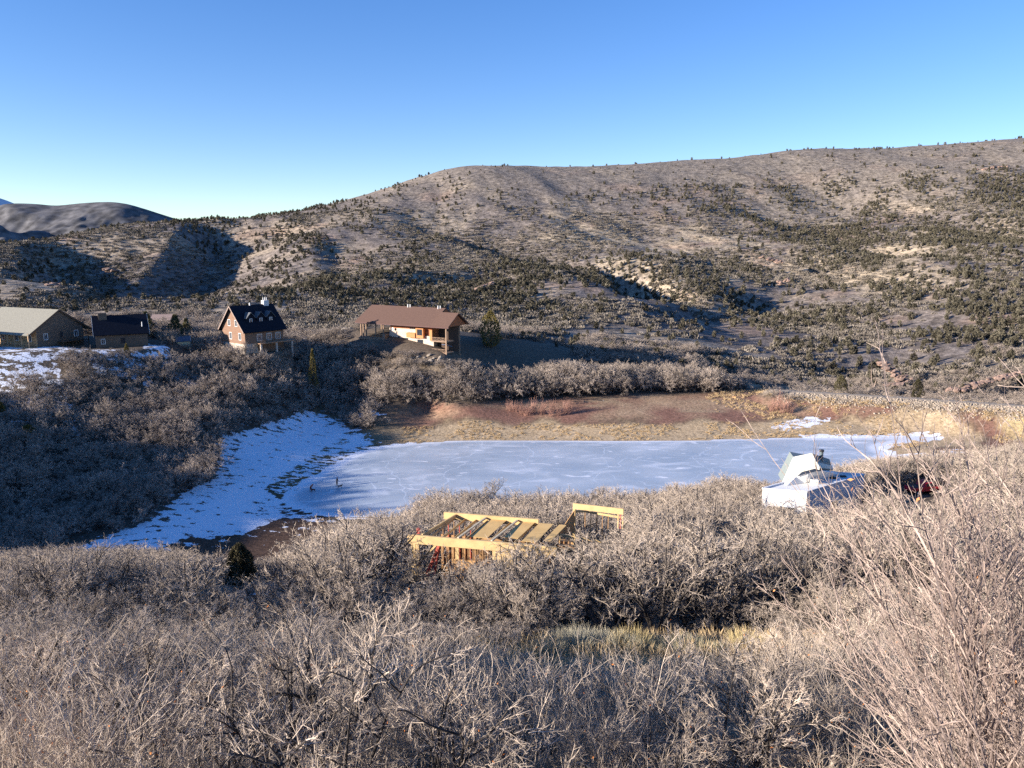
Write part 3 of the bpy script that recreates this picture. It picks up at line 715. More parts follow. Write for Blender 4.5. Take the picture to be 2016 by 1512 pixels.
NEAR_LABELS = {
 'suck': ('leafless thicket shrub of thin upright tan shoots on the near slope', 'shrub', 'upright leafless shrubs at the bottom of the near slope'),
 'near': ('crooked leafless grey oak shrub low on the near slope before the clearing', 'shrub', 'crooked leafless oak shrubs on the near slope'),
 'tree': ('leafless scrub oak with dark crooked trunk in the thicket below the clearing', 'tree', 'leafless scrub oaks behind the grassy clearing'),
}
def build_near_slope():
    rng = np.random.default_rng(99)
    oak_kinds()
    src = {}
    for key, tm in (('suck', TWIG_NEAR), ('near', TWIG_NEAR), ('tree', TWIG_MID)):
        for i, (g, r) in enumerate(OAKS[key]):
            a, b = split_meshes('%s_shrub' % key, g, 1 if key == 'suck' else 2, (5, 4), 3, tm, bark=TWIG_NEAR if key == 'suck' else BARK)
            lf = leaves_mesh('%s_dry_leaves' % key, g, r, 26 if key == 'suck' else 18, 0.035, LEAF_DRY) if key != 'tree' else None
            hh = max(a.vertices[-1].co.z, 0); arr = np.empty(len(b.vertices) * 3, np.float32); b.vertices.foreach_get('co', arr)
            src.setdefault(key, []).append((a, b, lf, float(np.percentile(arr[2::3], 99.7))))
    things = []
    # foreground shrubs, then the oaks behind them; every one of these is a thing
    X, Y, Z, px, py, room = near_slope_points(1.45, 6.5, 25, rng, True)
    o = np.argsort(Y)
    for k in o: things.append((X[k], Y[k], Z[k], room[k], 'suck' if rng.uniform() < 0.55 else 'near', px[k]))
    X, Y, Z, px, py, room = near_slope_points(2.3, 25, 45, rng, True)
    for k in np.argsort(Y): things.append((X[k], Y[k], Z[k], room[k], 'tree' if (rng.uniform() < 0.6 and Y[k] > 35.5) else 'near', px[k]))
    for q, yy in ((985, 41.5), (905, 46), (1290, 38.5), (1395, 40), (1560, 40)):
        g_ = at(q, 1240, yy); g_[2] = height([g_[0]], [g_[1]])[0]; things.insert(60, (g_[0], g_[1], g_[2], CAM_H + slope(1032 if q != 905 else 1075) * yy - g_[2], 'tree', q))
    made = 0; rest = []
    for (x, y, z, room, key, pxx) in things:
        if room < 0.7: continue
        j = int(rng.integers(0, len(src[key]))); a, b, lf, hh = src[key][j]
        want = {'suck': rng.uniform(1.6, 2.9), 'near': rng.uniform(1.8, 3.4), 'tree': rng.uniform(4.5, 7.0)}[key]
        hgt = min(want, room); s = hgt / hh
        if key == 'tree': sx = max(s, 0.55)
        else: sx = max(s, 0.6)
        inview = (-60 < pxx < 2076)
        if made < 300 and inview:
            lab, cat, grp = NEAR_LABELS[key]
            row = 'lowest row' if y < 15 else 'second row' if y < 25 else 'upper row'
            spot = ['beneath the snowy gully', 'beneath the dark round juniper', 'beneath the timber frame', 'beneath the white house', 'beside the slanting shrubs at the right edge'][int(np.digitize(pxx, [330, 740, 1260, 1650]))]
            what = {'suck': 'leafless shrub of thin upright shoots', 'near': 'crooked grey leafless oak shrub', 'tree': 'taller leafless scrub oak with dark trunk'}[key]
            lab = '%s, %s %s' % (what, row, spot); grp = {'suck': 'upright shrubs', 'near': 'crooked oak shrubs', 'tree': 'scrub oaks'}[key] + ', ' + row + ' ' + spot
            t = empty({'suck': 'thicket_shrub', 'near': 'oak_shrub', 'tree': 'scrub_oak'}[key], (x, y, z), rng.uniform(0, 6.28), lab, cat, grp)
            t.scale = (sx, sx, s)
            link('trunk' if key != 'suck' else 'stems', a, t); link('twigs', b, t)
            if lf is not None: link('dry_leaves', lf, t)['kind'] = 'stuff'
            made += 1
        else: rest.append((x, y, z, sx, s, key, j))
    print('near things', made, 'rest', len(rest))
    # everything past the nearest three hundred on this slope
    P, rot, scl, idx, kinds = [], [], [], [], []
    for (x, y, z, sx, s, key, j) in rest:
        P.append((x, y, z)); scl.append((sx, sx, s)); idx.append(j + (4 if key == 'near' else 8 if key == 'suck' else 0))
    jm = [joined_mesh('scrub_oak_kind', OAKS['tree'][i][0], 2, [5, 4], TWIG_MID) for i in range(4)] + [joined_mesh('oak_shrub_kind', OAKS['near'][i][0], 2, [5, 4], TWIG_NEAR) for i in range(4)] + [joined_mesh('thicket_kind', OAKS['suck'][i][0], 1, [5], TWIG_NEAR, TWIG_NEAR) for i in range(4)]
    mm = [joined_mesh('mid_oak_kind', OAKS['mid'][i][0], 2, [4, 3], TWIG_MID) for i in range(4)]
    X, Y, Z, px, py, room = near_slope_points(2.9, 45, 172, rng, False)
    nv = len(jm); mtop = [float(np.percentile(np.concatenate([q[0][..., 2].ravel() for q in OAKS['mid'][i][0][2:]]), 99.5)) for i in range(4)]; print(mtop)
    for k in range(len(X)):
        if room[k] < 0.8: continue
        want = rng.uniform(3.6, 6.6) * (0.8 + 0.5 * vnoise(np.array([X[k] / 12]), np.array([Y[k] / 12]), 9)[0]); h_ = min(want, room[k]); j_ = int(rng.integers(0, 4))
        s = h_ / mtop[j_]; P.append((X[k], Y[k], Z[k])); scl.append((max(s, .6), max(s, .6), s)); idx.append(nv + j_)
    P = np.array(P)
    tag(instancer('oak_thicket', jm + mm, P, rng.uniform(0, 6.28, len(P)), np.array(scl), idx=np.array(idx)), 'grey leafless oak brush covering the near slope down to the pond')
    print('near stuff', len(P))

HOUSE_CAPS = []   # (px0, px1, Ymax, py)
def build_far_oaks():
    rng = np.random.default_rng(123)
    fm = [joined_mesh('far_oak_kind', OAKS['far'][i][0], 2, [3, 3], TWIG_FAR) for i in range(5)]
    X, Y = jitter_grid(-230, 215, 108, 345, 3.0, rng)
    m = (X < 0.76 * Y + 12) & (X > -np.where(Y < 190, 1.3, 0.76) * Y - 12); X, Y = X[m], Y[m]; Z = height(X, Y); px, py = proj(X, Y, Z)  # wood carried on out of view at left, added for its shadows on the ice
    ds = seg_dist(POND, X, Y)
    ok = ~(inside(POND, X, Y) | (ds < 2.5)) & ~inside(SNOW_BANK, X, Y) & ~inside(DARK_EARTH, X, Y)
    hill_l = (X < -20) & (Y < 262) & ((Z > 1.9) | (seg_dist(SNOW_BANK, X, Y) < 4)) & (px < 745) & ~((X > -74) & (Y < 125))
    left_gully_side = (Y > 108) & (px < 420) & ~((py > 1070))
    hedge = (px > 690) & (px < 1560) & (Y > 218) & (Z > 5.4) & (Z < 14.0)
    lfront = (px > 735) & (px < 930) & (Y < 250) & (Z >= 13) & (Y > 222)
    hedge &= ~((px > 900) & (py < 712) & (px < 1130))
    back = (Y > 262) & (py < 700)
    dam_y = np.interp(X, DAM[:, 0], DAM[:, 1]); bd = (X > 82) & (Y > dam_y + 6) & (Y < 300) & (rng.uniform(0, 1, len(X)) < 0.62)
    g = hill_l | hedge | lfront | bd | (back & (rng.uniform(0, 1, len(X)) < np.clip(0.15 + (fbm(X / 20, Y / 20, 55, 3) - 0.45) * 6, 0, 0.9)))
    ok &= g & ((hill_l & left_gully_side) | ~hill_l | (Z > 1.9))
    # open yards
    ok &= ~px_inside([(-200, 676), (75, 674), (150, 745), (165, 760), (60, 770), (-200, 800)], px, py)
    ok &= ~px_inside([(60, 660), (300, 660), (300, 697), (150, 700), (60, 700)], px, py)
    ok &= ~(px_inside([(280, 675), (400, 698), (420, 720), (330, 712), (280, 700)], px, py))
    ok &= ~px_inside([(690, 655), (900, 672), (900, 706), (800, 692), (690, 675)], px, py)
    ok &= ~px_inside([(895, 675), (1150, 655), (1130, 698), (930, 716), (895, 708)], px, py)
    ok &= ~px_inside([(560, 634), (700, 634), (700, 655), (560, 655)], px, py)
    dd = seg_dist(DAM, X, Y, closed=False); ok &= dd > 5
    for x, y, r in FOOT: ok &= np.hypot(X - x, Y - y) > r
    X, Y, Z, px, py = X[ok], Y[ok], Z[ok], px[ok], py[ok]
    cl_ = vnoise(X / 8, Y / 8, 8) ** 1.5; want = rng.uniform(3.0, 4.6, len(X)) * (0.55 + 1.15 * cl_)
    hd = (px > 745) & (px < 1560) & (Y > 216) & (Y < 262) & (Z < 13)
    want = np.where(hd, rng.uniform(4.6, 8.6, len(X)) * (0.7 + 0.65 * vnoise(X / 9, Y / 9, 18)), want)
    lim = np.full(len(X), 300.0)
    for a, b, ym, v in HOUSE_CAPS: lim = np.where((px > a) & (px < b) & (Y < ym), np.maximum(lim, v), lim)
    lim = np.where(hd, np.maximum(lim, np.interp(px, [850, 900, 930, 990, 1010, 1060, 1120, 1160, 1300, 1400, 1500, 1560], [722, 708, 702, 715, 738, 712, 704, 714, 712, 722, 748, 768]) + 14 * (vnoise(X / 5, Y / 5, 28) - 0.3)), lim)
    want = np.where(Y > 262, want * 0.8, want); want = np.where((X > 82) & (Y > 200), rng.uniform(1.5, 3.2, len(X)), want)
    hgt = np.minimum(want, CAM_H + slope_v(lim) * Y - Z)
    k = hgt > 0.9; X, Y, Z, hgt, px, py = X[k], Y[k], Z[k], hgt[k], px[k], py[k]
    s = hgt / 5.2; sx = np.maximum(s, 0.75) * rng.uniform(0.95, 1.25, len(s))
    tag(instancer('oak_woodland', fm, np.stack([X, Y, Z], -1), rng.uniform(0, 6.28, len(X)), np.stack([sx, sx, s], -1)), 'leafless oak wood over the hillside across the gully and behind the pond')
    print('far oaks', len(X))

def build_mountain_cover():
    rng = np.random.default_rng(5)
    # junipers
    X, Y = jitter_grid(-900, 1000, 268, 1300, 4.3, rng)
    m = (np.abs(X) < 0.70 * Y + 20); X, Y = X[m], Y[m]; Z = height(X, Y); px, py = proj(X, Y, Z)
    def blob(cx, cy, rx, ry, v): return v * np.exp(-((px - cx) / rx) ** 2 - ((py - cy) / ry) ** 2)
    dens = 0.17 + 0 * px
    dens += blob(1750, 430, 330, 90, 0.7) + blob(1950, 560, 200, 140, 0.4) + blob(1850, 660, 300, 60, 0.2) + blob(1350, 660, 260, 40, 0.35) + blob(1000, 560, 300, 45, 0.55)
    dens += blob(1250, 540, 130, 35, 0.4) + blob(700, 560, 200, 40, 0.35) + blob(500, 445, 130, 40, 0.45) + blob(1480, 560, 300, 60, 0.3) + blob(2000, 360, 200, 60, 0.3)
    dens -= blob(1150, 470, 200, 40, 0.25) + blob(1350, 470, 200, 35, 0.3) + blob(900, 400, 300, 50, 0.10) + blob(1450, 330, 400, 28, 0.25) + blob(1150, 350, 200, 30, .2)
    dens *= 0.22 + 1.35 * np.clip((fbm(X / 38, Y / 60, 71, 4) - 0.40) * 4.5, 0, 1); dens = np.where(Y < 420, dens * 0.7, dens)
    dens = np.where(py < 345, dens * 0.45, dens); dens = np.where(Y > 1020, dens * 0.3, dens)
    dens = np.where((px < 745) & (Y < 300), dens * 0.3, dens)
    keep = rng.uniform(0, 1, len(X)) < np.clip(dens, 0.01, 0.9)
    dd = seg_dist(DAM, X, Y, closed=False); keep &= (dd > 8) & ((px > 1000) | (Y > 330))
    for x, y, r in FOOT: keep &= np.hypot(X - x, Y - y) > r + 4
    X, Y, Z = X[keep], Y[keep], Z[keep]
    print('junipers', len(X))
    pxx_, pyy_ = px[keep], py[keep]
    H = (1.3 + 2.5 * rng.uniform(0, 1, len(X)) ** 1.3) * (1 + 0.35 * np.exp(-((pxx_ - 1950) / 420) ** 2 - ((pyy_ - 680) / 90) ** 2)); W_ = rng.uniform(1.0, 1.6, len(X))
    o = np.argsort(Y / H); X, Y, Z, H, W_ = X[o], Y[o], Z[o], H[o], W_[o]
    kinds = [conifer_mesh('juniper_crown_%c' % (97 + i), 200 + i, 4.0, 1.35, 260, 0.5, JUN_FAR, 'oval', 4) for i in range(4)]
    st = stem_mesh('juniper_trunk', 3.2, 0.12)
    JB = [420, 690, 1010, 1300, 1560, 1800]; JZ = ['behind the log house and garage', 'behind the dormered house', 'behind the brown roofed lodge', 'above the left half of the oak hedge', 'above the right half of the oak hedge', 'above the tall boulder stack', 'above the rock ledge at the right']
    pxs, pys = proj(X, Y, Z); n = 0; used = np.zeros(len(X), bool)
    for k in range(len(X)):
        if n >= 300: break
        if not (0 < pxs[k] < 2016): continue
        used[k] = True; n += 1
        e = empty('juniper_tree', (X[k], Y[k], Z[k] - 0.1), rng.uniform(0, 6.28), 'small round olive juniper on the mountain foot ' + JZ[int(np.digitize(pxs[k], JB))], 'tree', 'junipers ' + JZ[int(np.digitize(pxs[k], JB))])
        s = H[k] / 4.0; e.scale = (s * W_[k], s * W_[k], s)
        link('crown', kinds[int(rng.integers(0, 4))], e)
        link('trunk', st, e)
    r = ~used
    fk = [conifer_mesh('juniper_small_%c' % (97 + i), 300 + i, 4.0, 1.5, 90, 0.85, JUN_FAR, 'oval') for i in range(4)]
    s = H[r] / 4.0 * 1.08
    tag(instancer('juniper_wood', fk, np.stack([X[r], Y[r], Z[r] - 0.1], -1), rng.uniform(0, 6.28, r.sum()), np.stack([s * W_[r], s * W_[r], s], -1)), 'dark junipers scattered over the upper mountain side')
    # low bare brush on the mountain
    X, Y = jitter_grid(-640, 640, 285, 900, 3.9, rng)
    m = (np.abs(X) < 0.70 * Y + 10); X, Y = X[m], Y[m]
    v = fbm(X / 45, Y / 70, 88, 4); keep = rng.uniform(0, 1, len(X)) < np.clip((v - 0.40) * 5, 0.05, 0.95) * np.clip(1.35 - Y / 1000, 0.3, 1)
    X, Y = X[keep], Y[keep]; Z = height(X, Y)
    bk = []
    for i in range(4):
        q = np.random.default_rng(500 + i); n_ = 70
        az = q.uniform(0, 6.28, n_); r_ = np.sqrt(q.uniform(0, 1, n_)) * 2.2; d = unit(np.stack([np.cos(az) * 0.5, np.sin(az) * 0.5, np.ones(n_)], -1) + q.normal(0, 0.3, (n_, 3)))
        c = np.stack([np.cos(az) * r_, np.sin(az) * r_, (1 - (r_ / 2.6) ** 2) * 1.1 * q.uniform(0.3, 1, n_)], -1); sd = unit(np.cross(d, q.normal(0, 1, (n_, 3))))
        V = np.stack([c - sd * 0.26, c + sd * 0.26, c + d * 0.85], 1).reshape(-1, 3)
        bk.append(new_mesh('brush_kind_%c' % (97 + i), V, np.arange(n_ * 3).reshape(-1, 3), [mat('mountain_brush_bark', (0.20, 0.172, 0.14), 0.9, rand=0.4, spec=0.1)]))
    s = rng.uniform(0.6, 1.35, len(X))
    tag(instancer('mountain_brush', bk, np.stack([X, Y, Z - 0.1], -1), rng.uniform(0, 6.28, len(X)), s), 'low leafless grey brush on the mountain slope')
    print('brush', len(X))

# ------------------------------------------------------------------ solid building pieces
class MB:
    def __init__(s): s.v = []; s.f = []
    def poly(s, pts):
        b = len(s.v); s.v += [tuple(p) for p in pts]; s.f.append(tuple(range(b, b + len(pts)))); return s
    def box(s, x0, x1, y0, y1, z0, z1):
        b = len(s.v)
        s.v += [(x0, y0, z0), (x1, y0, z0), (x1, y1, z0), (x0, y1, z0), (x0, y0, z1), (x1, y0, z1), (x1, y1, z1), (x0, y1, z1)]
        s.f += [(b, b + 3, b + 2, b + 1), (b + 4, b + 5, b + 6, b + 7), (b, b + 1, b + 5, b + 4), (b + 1, b + 2, b + 6, b + 5), (b + 2, b + 3, b + 7, b + 6), (b + 3, b, b + 4, b + 7)]
        return s
    def prism(s, pts, n, t):          # flat polygon pts thickened by t along n
        n = Vector(n).normalized() * t; k = len(pts); b = len(s.v)
        s.v += [tuple(p) for p in pts] + [tuple(Vector(p) + n) for p in pts]
        s.f += [tuple(range(b, b + k))[::-1], tuple(range(b + k, b + 2 * k))] + [(b + i, b + (i + 1) % k, b + k + (i + 1) % k, b + k + i) for i in range(k)]
        return s
    def beam(s, a, b_, w, h):         # bar from a to b, w wide, h high
        a, b_ = Vector(a), Vector(b_); d = (b_ - a).normalized()
        up = Vector((0, 0, 1)) if abs(d.z) < 0.9 else Vector((1, 0, 0))
        x = d.cross(up).normalized() * (w / 2); y = x.cross(d).normalized() * (h / 2); k = len(s.v)
        for p in (a, b_): s.v += [tuple(p + x + y), tuple(p - x + y), tuple(p - x - y), tuple(p + x - y)]
        s.f += [(k, k + 1, k + 2, k + 3), (k + 7, k + 6, k + 5, k + 4)] + [(k + i, k + 4 + i, k + 4 + (i + 1) % 4, k + (i + 1) % 4) for i in range(4)]
        return s
    def build(s, name, m, parent=None, bevel=0.0):
        me = bpy.data.meshes.new(name); me.from_pydata(s.v, [], s.f); me.materials.append(m); me.update()
        bm = bmesh.new(); bm.from_mesh(me); bmesh.ops.recalc_face_normals(bm, faces=bm.faces); bm.to_mesh(me); bm.free()
        o = link(name, me, parent)
        if bevel:
            md = o.modifiers.new('edge', 'BEVEL'); md.width = bevel; md.segments = 1; md.limit_method = 'ANGLE'
        return o
def cyl(name, m, parent, a, b, r, r2=None, k=10):
    a, b = Vector(a), Vector(b); r2 = r if r2 is None else r2; d = (b - a).normalized()
    x = d.orthogonal().normalized(); y = d.cross(x); V = []
    for p, q in ((a, r), (b, r2)):
        V += [tuple(p + (x * math.cos(t) + y * math.sin(t)) * q) for t in [i * 2 * math.pi / k for i in range(k)]]
    Fc = [(i, (i + 1) % k, k + (i + 1) % k, k + i) for i in range(k)] + [tuple(range(k))[::-1], tuple(range(k, 2 * k))]
    me = bpy.data.meshes.new(name); me.from_pydata(V, [], Fc); me.materials.append(m); me.update()
    return link(name, me, parent)

def board_mat(name, c, scale, amt=0.25, axis='Z'):
    """horizontal courses: colour grain and fine relief only"""
    if name in MATS: return MATS[name]
    m = bpy.data.materials.new(name); m.use_nodes = True; t = m.node_tree; L = t.links.new; N = t.nodes.new
    b = t.nodes['Principled BSDF']; b.inputs['Roughness'].default_value = 0.85; b.inputs['Specular IOR Level'].default_value = 0.2
    tc = N('ShaderNodeTexCoord'); wv = N('ShaderNodeTexWave'); wv.bands_direction = axis; wv.inputs['Scale'].default_value = scale; wv.inputs['Distortion'].default_value = 0.3
    L(tc.outputs['Object'], wv.inputs['Vector'])
    nz = N('ShaderNodeTexNoise'); nz.inputs['Scale'].default_value = 0.9; nz.inputs['Detail'].default_value = 6
    mp = N('ShaderNodeMapping'); mp.inputs['Scale'].default_value = (0.5, 0.5, 4); L(tc.outputs['Object'], mp.inputs['Vector']); L(mp.outputs[0], nz.inputs['Vector'])
    ad = N('ShaderNodeMath'); ad.operation = 'MULTIPLY_ADD'; ad.inputs[1].default_value = 0.35; L(wv.outputs['Fac'], ad.inputs[0]); L(nz.outputs['Fac'], ad.inputs[2])
    r = N('ShaderNodeMapRange'); r.inputs['From Min'].default_value = 0.35; r.inputs['From Max'].default_value = 1.0; r.inputs['To Min'].default_value = 1 - amt; r.inputs['To Max'].default_value = 1 + amt; L(ad.outputs[0], r.inputs['Value'])
    s = N('ShaderNodeVectorMath'); s.operation = 'SCALE'; s.inputs[0].default_value = c; L(r.outputs[0], s.inputs['Scale']); L(s.outputs[0], b.inputs['Base Color'])
    bp = N('ShaderNodeBump'); bp.inputs['Strength'].default_value = 0.5; bp.inputs['Distance'].default_value = 0.05; L(wv.outputs['Fac'], bp.inputs['Height']); L(bp.outputs[0], b.inputs['Normal'])
    MATS[name] = m; return m
GLASS = mat('window_glass', (0.03, 0.035, 0.045), 0.08, spec=0.8)
WHITE = mat('white_paint', (0.78, 0.77, 0.74), 0.6, noise=0.06, scale=1.5)
DARK = mat('dark_metal', (0.03, 0.03, 0.035), 0.5, noise=0.2, scale=2)

def window(root, P0, ex, ez, w, h, frame_m, n, mull=1):
    """window on a wall: corner P0, wall direction ex, up ez, outward n; frame part with pane and mullion sub-parts"""
    P0, ex, ez, n = Vector(P0), Vector(ex).normalized(), Vector(ez).normalized(), Vector(n).normalized()
    f = MB(); t = 0.12
    def q(a, b, c, d, off=0.0): return [P0 + ex * a + ez * c + n * off, P0 + ex * b + ez * c + n * off, P0 + ex * b + ez * d + n * off, P0 + ex * a + ez * d + n * off]
    for a, b, c, d in ((-t, w + t, h, h + t), (-t, w + t, -t, 0), (-t, 0, 0, h), (w, w + t, 0, h)): f.prism(q(a, b, c, d, 0.0), n, 0.07)
    for k in range(1, mull + 1): f.prism(q(w * k / (mull + 1) - 0.03, w * k / (mull + 1) + 0.03, 0, h, 0.03), n, 0.03)
    fo = f.build('window', frame_m, root)
    MB().prism(q(0, w, 0, h, 0.012), n, 0.015).build('pane', GLASS, fo)
    return fo

def gable_house(name, loc, rz, L, Wd, eave, rise, over, walls, roofm, trim, label, cat='house', z_under=1.5, overg=0.5, thick=0.25):
    """origin at the ground under the front left corner of the walls; +x along the ridge, +y to the back"""
    t = empty(name, loc, rz, label, cat)
    w = MB()
    w.poly([(0, 0, -z_under), (L, 0, -z_under), (L, 0, eave), (0, 0, eave)]); w.poly([(0, Wd, -z_under), (L, Wd, -z_under), (L, Wd, eave), (0, Wd, eave)])
    k = rise / (Wd / 2 + over)
    pk = eave + k * Wd / 2
    for x in (0, L): w.poly([(x, 0, -z_under), (x, Wd, -z_under), (x, Wd, eave), (x, Wd / 2, pk), (x, 0, eave)])
    w.build('wall', walls, t)
    e0 = eave - k * over
    for s in (0, 1):
        y0, y1 = (-over, Wd / 2) if s == 0 else (Wd + over, Wd / 2)
        nrm = Vector((0, -k if s == 0 else k, 1))
        MB().prism([(-overg, y0, e0 + 0.03), (L + overg, y0, e0 + 0.03), (L + overg, y1, pk + 0.03), (-overg, y1, pk + 0.03)], nrm, thick).build('roof', roofm, t)
    for x in (-overg - 0.06, L + overg + 0.0):
        f = MB()
        for y0 in (-over, Wd + over): f.prism([(x, y0, e0 - 0.12), (x, Wd / 2, pk - 0.12), (x, Wd / 2, pk + thick + 0.12), (x, y0, e0 + thick + 0.12)], (1, 0, 0), 0.06)
        f.build('fascia', trim, t)
    t['_k'] = k
    return t

HX = {}
def prepare_sites():
    # grey roofed house, its garage, dormered house, lodge, white house, timber frame: floor pads and keep-clear circles
    g = at(74, 684, 214); HX['grey'] = g
    HX['garage'] = at(190, 686, 218); HX['aframe'] = at(462, 693, 229); HX['lodge'] = at(699, 634, 255)
    c = at(110, 684, 224); PADS.append((c[0] - 12, c[1] + 4, 26, g[2])); FOOT.append((c[0] - 10, c[1] + 2, 19))
    c = at(240, 684, 224); PADS.append((c[0], c[1] + 3, 12, HX['garage'][2])); FOOT.append((c[0], c[1] + 4, 11))
    c = at(500, 693, 236); FOOT.append((c[0], c[1], 10)); PADS.append((c[0], c[1], 9, HX['aframe'][2] - 0.4))
    c = at(790, 680, 256); A_, B_ = at(699, 634, 255)[:2], at(883, 646, 237)[:2]; e_ = (B_ - A_) / np.linalg.norm(B_ - A_); n_ = np.array([-e_[1], e_[0]])
    for q_ in (4, 12, 20, 28, 34): FOOT.append((*(A_ + e_ * q_ + n_ * 8), 8.2))
    w = on_z(1600, 960, 20.0); FOOT.append((w[0], w[1] + 3, 8.5))
    f = at(945, 1060, 63.5); FOOT.append((f[0], f[1], 7.0)); FOOT.append((f[0] + 6, f[1], 5)); FOOT.append((at(1170, 1040, 68)[0], 68, 4))
    HOUSE_CAPS.extend([(430, 570, 229, 672), (680, 765, 256, 674), (765, 820, 250, 688), (820, 905, 240, 706), (-50, 290, 214, 683), (345, 390, 235, 676)])
    t = at(1815, 990, 106); FOOT.append((t[0], t[1], 3.2)); FOOT.append((t[0] - 4.5, t[1] - 2, 2.6)); PADS.append((t[0], t[1], 5, 16.4)); j = at(475, 1150, 80); FOOT.append((j[0], j[1], 3.0))

def build_places():
    shingle = mat('shingle_grey', (0.235, 0.225, 0.185), 0.9, noise=0.14, scale=2.5, detail=8, bump=0.3)
    shade_roof = mat('roof_shade_black', (0.012, 0.015, 0.024), 0.9, spec=0.1, noise=0.25, scale=2.0, bump=0.2)  # shade of the unlit slopes put into this near-black colour
    logs = board_mat('log_wall_dark', (0.14, 0.105, 0.08), 1.2)
    tan = board_mat('log_wall_honey', (0.52, 0.33, 0.17), 1.2, 0.2)
    trimd = mat('trim_brown', (0.10, 0.065, 0.045), 0.8, noise=0.2)
    post = mat('post_wood', (0.42, 0.28, 0.16), 0.8, noise=0.2)
    # ---- grey roofed house with porch on its sunlit side
    e = Vector((-0.916, 0.40, 0)); rz = math.atan2(-e.y, -e.x)
    g = HX['grey']; L_, Wd = 24.0, 14.5
    # front left corner of the plan: the porch side faces the sun
    org = Vector(g) + e * L_
    t = gable_house('log_house', org, rz, L_, Wd, 5.1, 6.4, 2.6, logs, shingle, trimd, 'wide log house with pale grey gable roof and sunlit porch', z_under=2.0)
    MB().box(0.0, L_ + 0.1, -0.06, -0.005, 0.25, 4.9).build('porch_wall', tan, t)
    MB().box(-0.3, L_ + 0.3, -2.5, -0.07, -0.05, 0.18).build('porch_floor', post, t)
    for i in range(9): MB().box(L_ - 0.25 - i * 2.9, L_ - i * 2.9, -2.45, -2.2, -1.2, 4.05).build('post', post, t)
    rail = MB().beam((0, -2.32, 1.15), (L_, -2.32, 1.15), 0.1, 0.1)
    for i in range(60): rail.beam((0.2 + i * 0.4, -2.32, 0.2), (0.2 + i * 0.4, -2.32, 1.1), 0.05, 0.05)
    rail.build('railing', post, t)
    for x in (3, 9, 15, 20.5): window(t, (x, -0.06, 1.6), (1, 0, 0), (0, 0, 1), 1.3, 1.6, WHITE, (0, -1, 0))
    for y, z, w in ((2.2, 1.9, 1.0), (7.0, 2.0, 0.9), (11.6, 2.0, 1.1)): window(t, (L_ + 0.0, y, z), (0, 1, 0), (0, 0, 1), w, 1.6, logs if y == 7 else WHITE, (1, 0, 0))
    MB().box(L_, L_ + 2.2, 6, 14.5, 0.8, 1.0).build('deck', trimd, t)
    for y in (6.1, 10.2, 14.3): MB().box(L_ + 2.0, L_ + 2.2, y, y + 0.2, -2.0, 2.0).build('deck_post', trimd, t)
    MB().beam((L_ + 2.1, 6.1, 1.95), (L_ + 2.1, 14.4, 1.95), 0.1, 0.12).build('deck_rail', trimd, t)
    # ---- white wing at the picture's edge, a separate small house standing nearer
    wl = mat('wing_siding', (0.62, 0.64, 0.68), 0.7, noise=0.08)
    a = at(-112, 690, 205); rzw = math.atan2(-0.40, 0.916)
    tw = gable_house('white_house', Vector(a) + Vector((-0.916, 0.40, 0)) * 12, rzw, 12.0, 6, 5.0, 2.6, 0.4, wl, shingle, trimd, 'small white sided house at the left edge before the grey roofed log house', z_under=2.5, overg=0.3)
    window(tw, (9.2, -0.0, 2.6), (1, 0, 0), (0, 0, 1), 1.2, 1.0, DARK, (0, -1, 0)); window(tw, (12.0, 1.2, 2.4), (0, 1, 0), (0, 0, 1), 1.2, 1.1, DARK, (1, 0, 0))
    MB().box(-0.02, 12.03, -0.03, 6.03, -2.4, -0.2).build('foundation', mat('concrete', (0.36, 0.34, 0.32), 0.9, noise=0.15), tw)
    # ---- dark roofed garage
    g2 = Vector(HX['garage'])
    t = gable_house('garage', g2, R(29), 13.5, 9.5, 4.1, 5.2, 0.6, logs, shade_roof, WHITE, 'brown log garage with gable roof black in shade beside the grey roofed house', 'garage', z_under=2.0)
    window(t, (6.5, 0, 1.2), (1, 0, 0), (0, 0, 1), 0.9, 1.3, DARK, (0, -1, 0)); window(t, (1.4, 0, 1.2), (1, 0, 0), (0, 0, 1), 0.9, 1.3, WHITE, (0, -1, 0))
    MB().box(1.2, 3.4, 9.0 / 2 - 1.2, 9.0 / 2 + 1.2, 7.3, 9.7).build('chimney_chase', logs, t)
    cyl('vent_pipe', WHITE, t, (12.3, 1.2, 5.2), (12.3, 1.2, 6.9), 0.13)
    for y0 in (0, 1): pass
    # breezeway between house and garage
    bw = MB(); p0 = Vector(at(160, 686, 222)); 
    # ---- dormered house
    brick = board_mat('cedar_wall', (0.23, 0.14, 0.095), 1.4, 0.22)
    rza = math.atan2(0.79, 0.61)
    wdt = 12.0; Ln = 13.5
    base = Vector(HX['aframe'])
    ex = Vector((0.61, 0.79, 0)); ey = Vector((-0.79, 0.61, 0))
    # local +y is to the left-back of the ridge direction; right eave corner sits nearest the picture's middle
    org = Vector(at(484, 694, 227.5))
    t = gable_house('dormer_house', org, math.atan2(ex.y, ex.x), Ln, wdt, 6.6, 7.6, 0.8, brick, shade_roof, mat('trim_pinkish', (0.28, 0.205, 0.17), 0.7, noise=0.1), 'tall cedar house with steep roof black in shade and three dormers', z_under=2.5, overg=0.9)
    k = t['_k']
    for y, z, w, h in ((2.0, 3.6, 1.1, 1.9), (6.8, 3.6, 1.1, 1.9), (3.6, 7.6, 1.1, 1.7), (7.2, 7.6, 1.1, 1.7)):
        window(t, (0, y, z), (0, 1, 0), (0, 0, 1), w, h, WHITE, (-1, 0, 0))
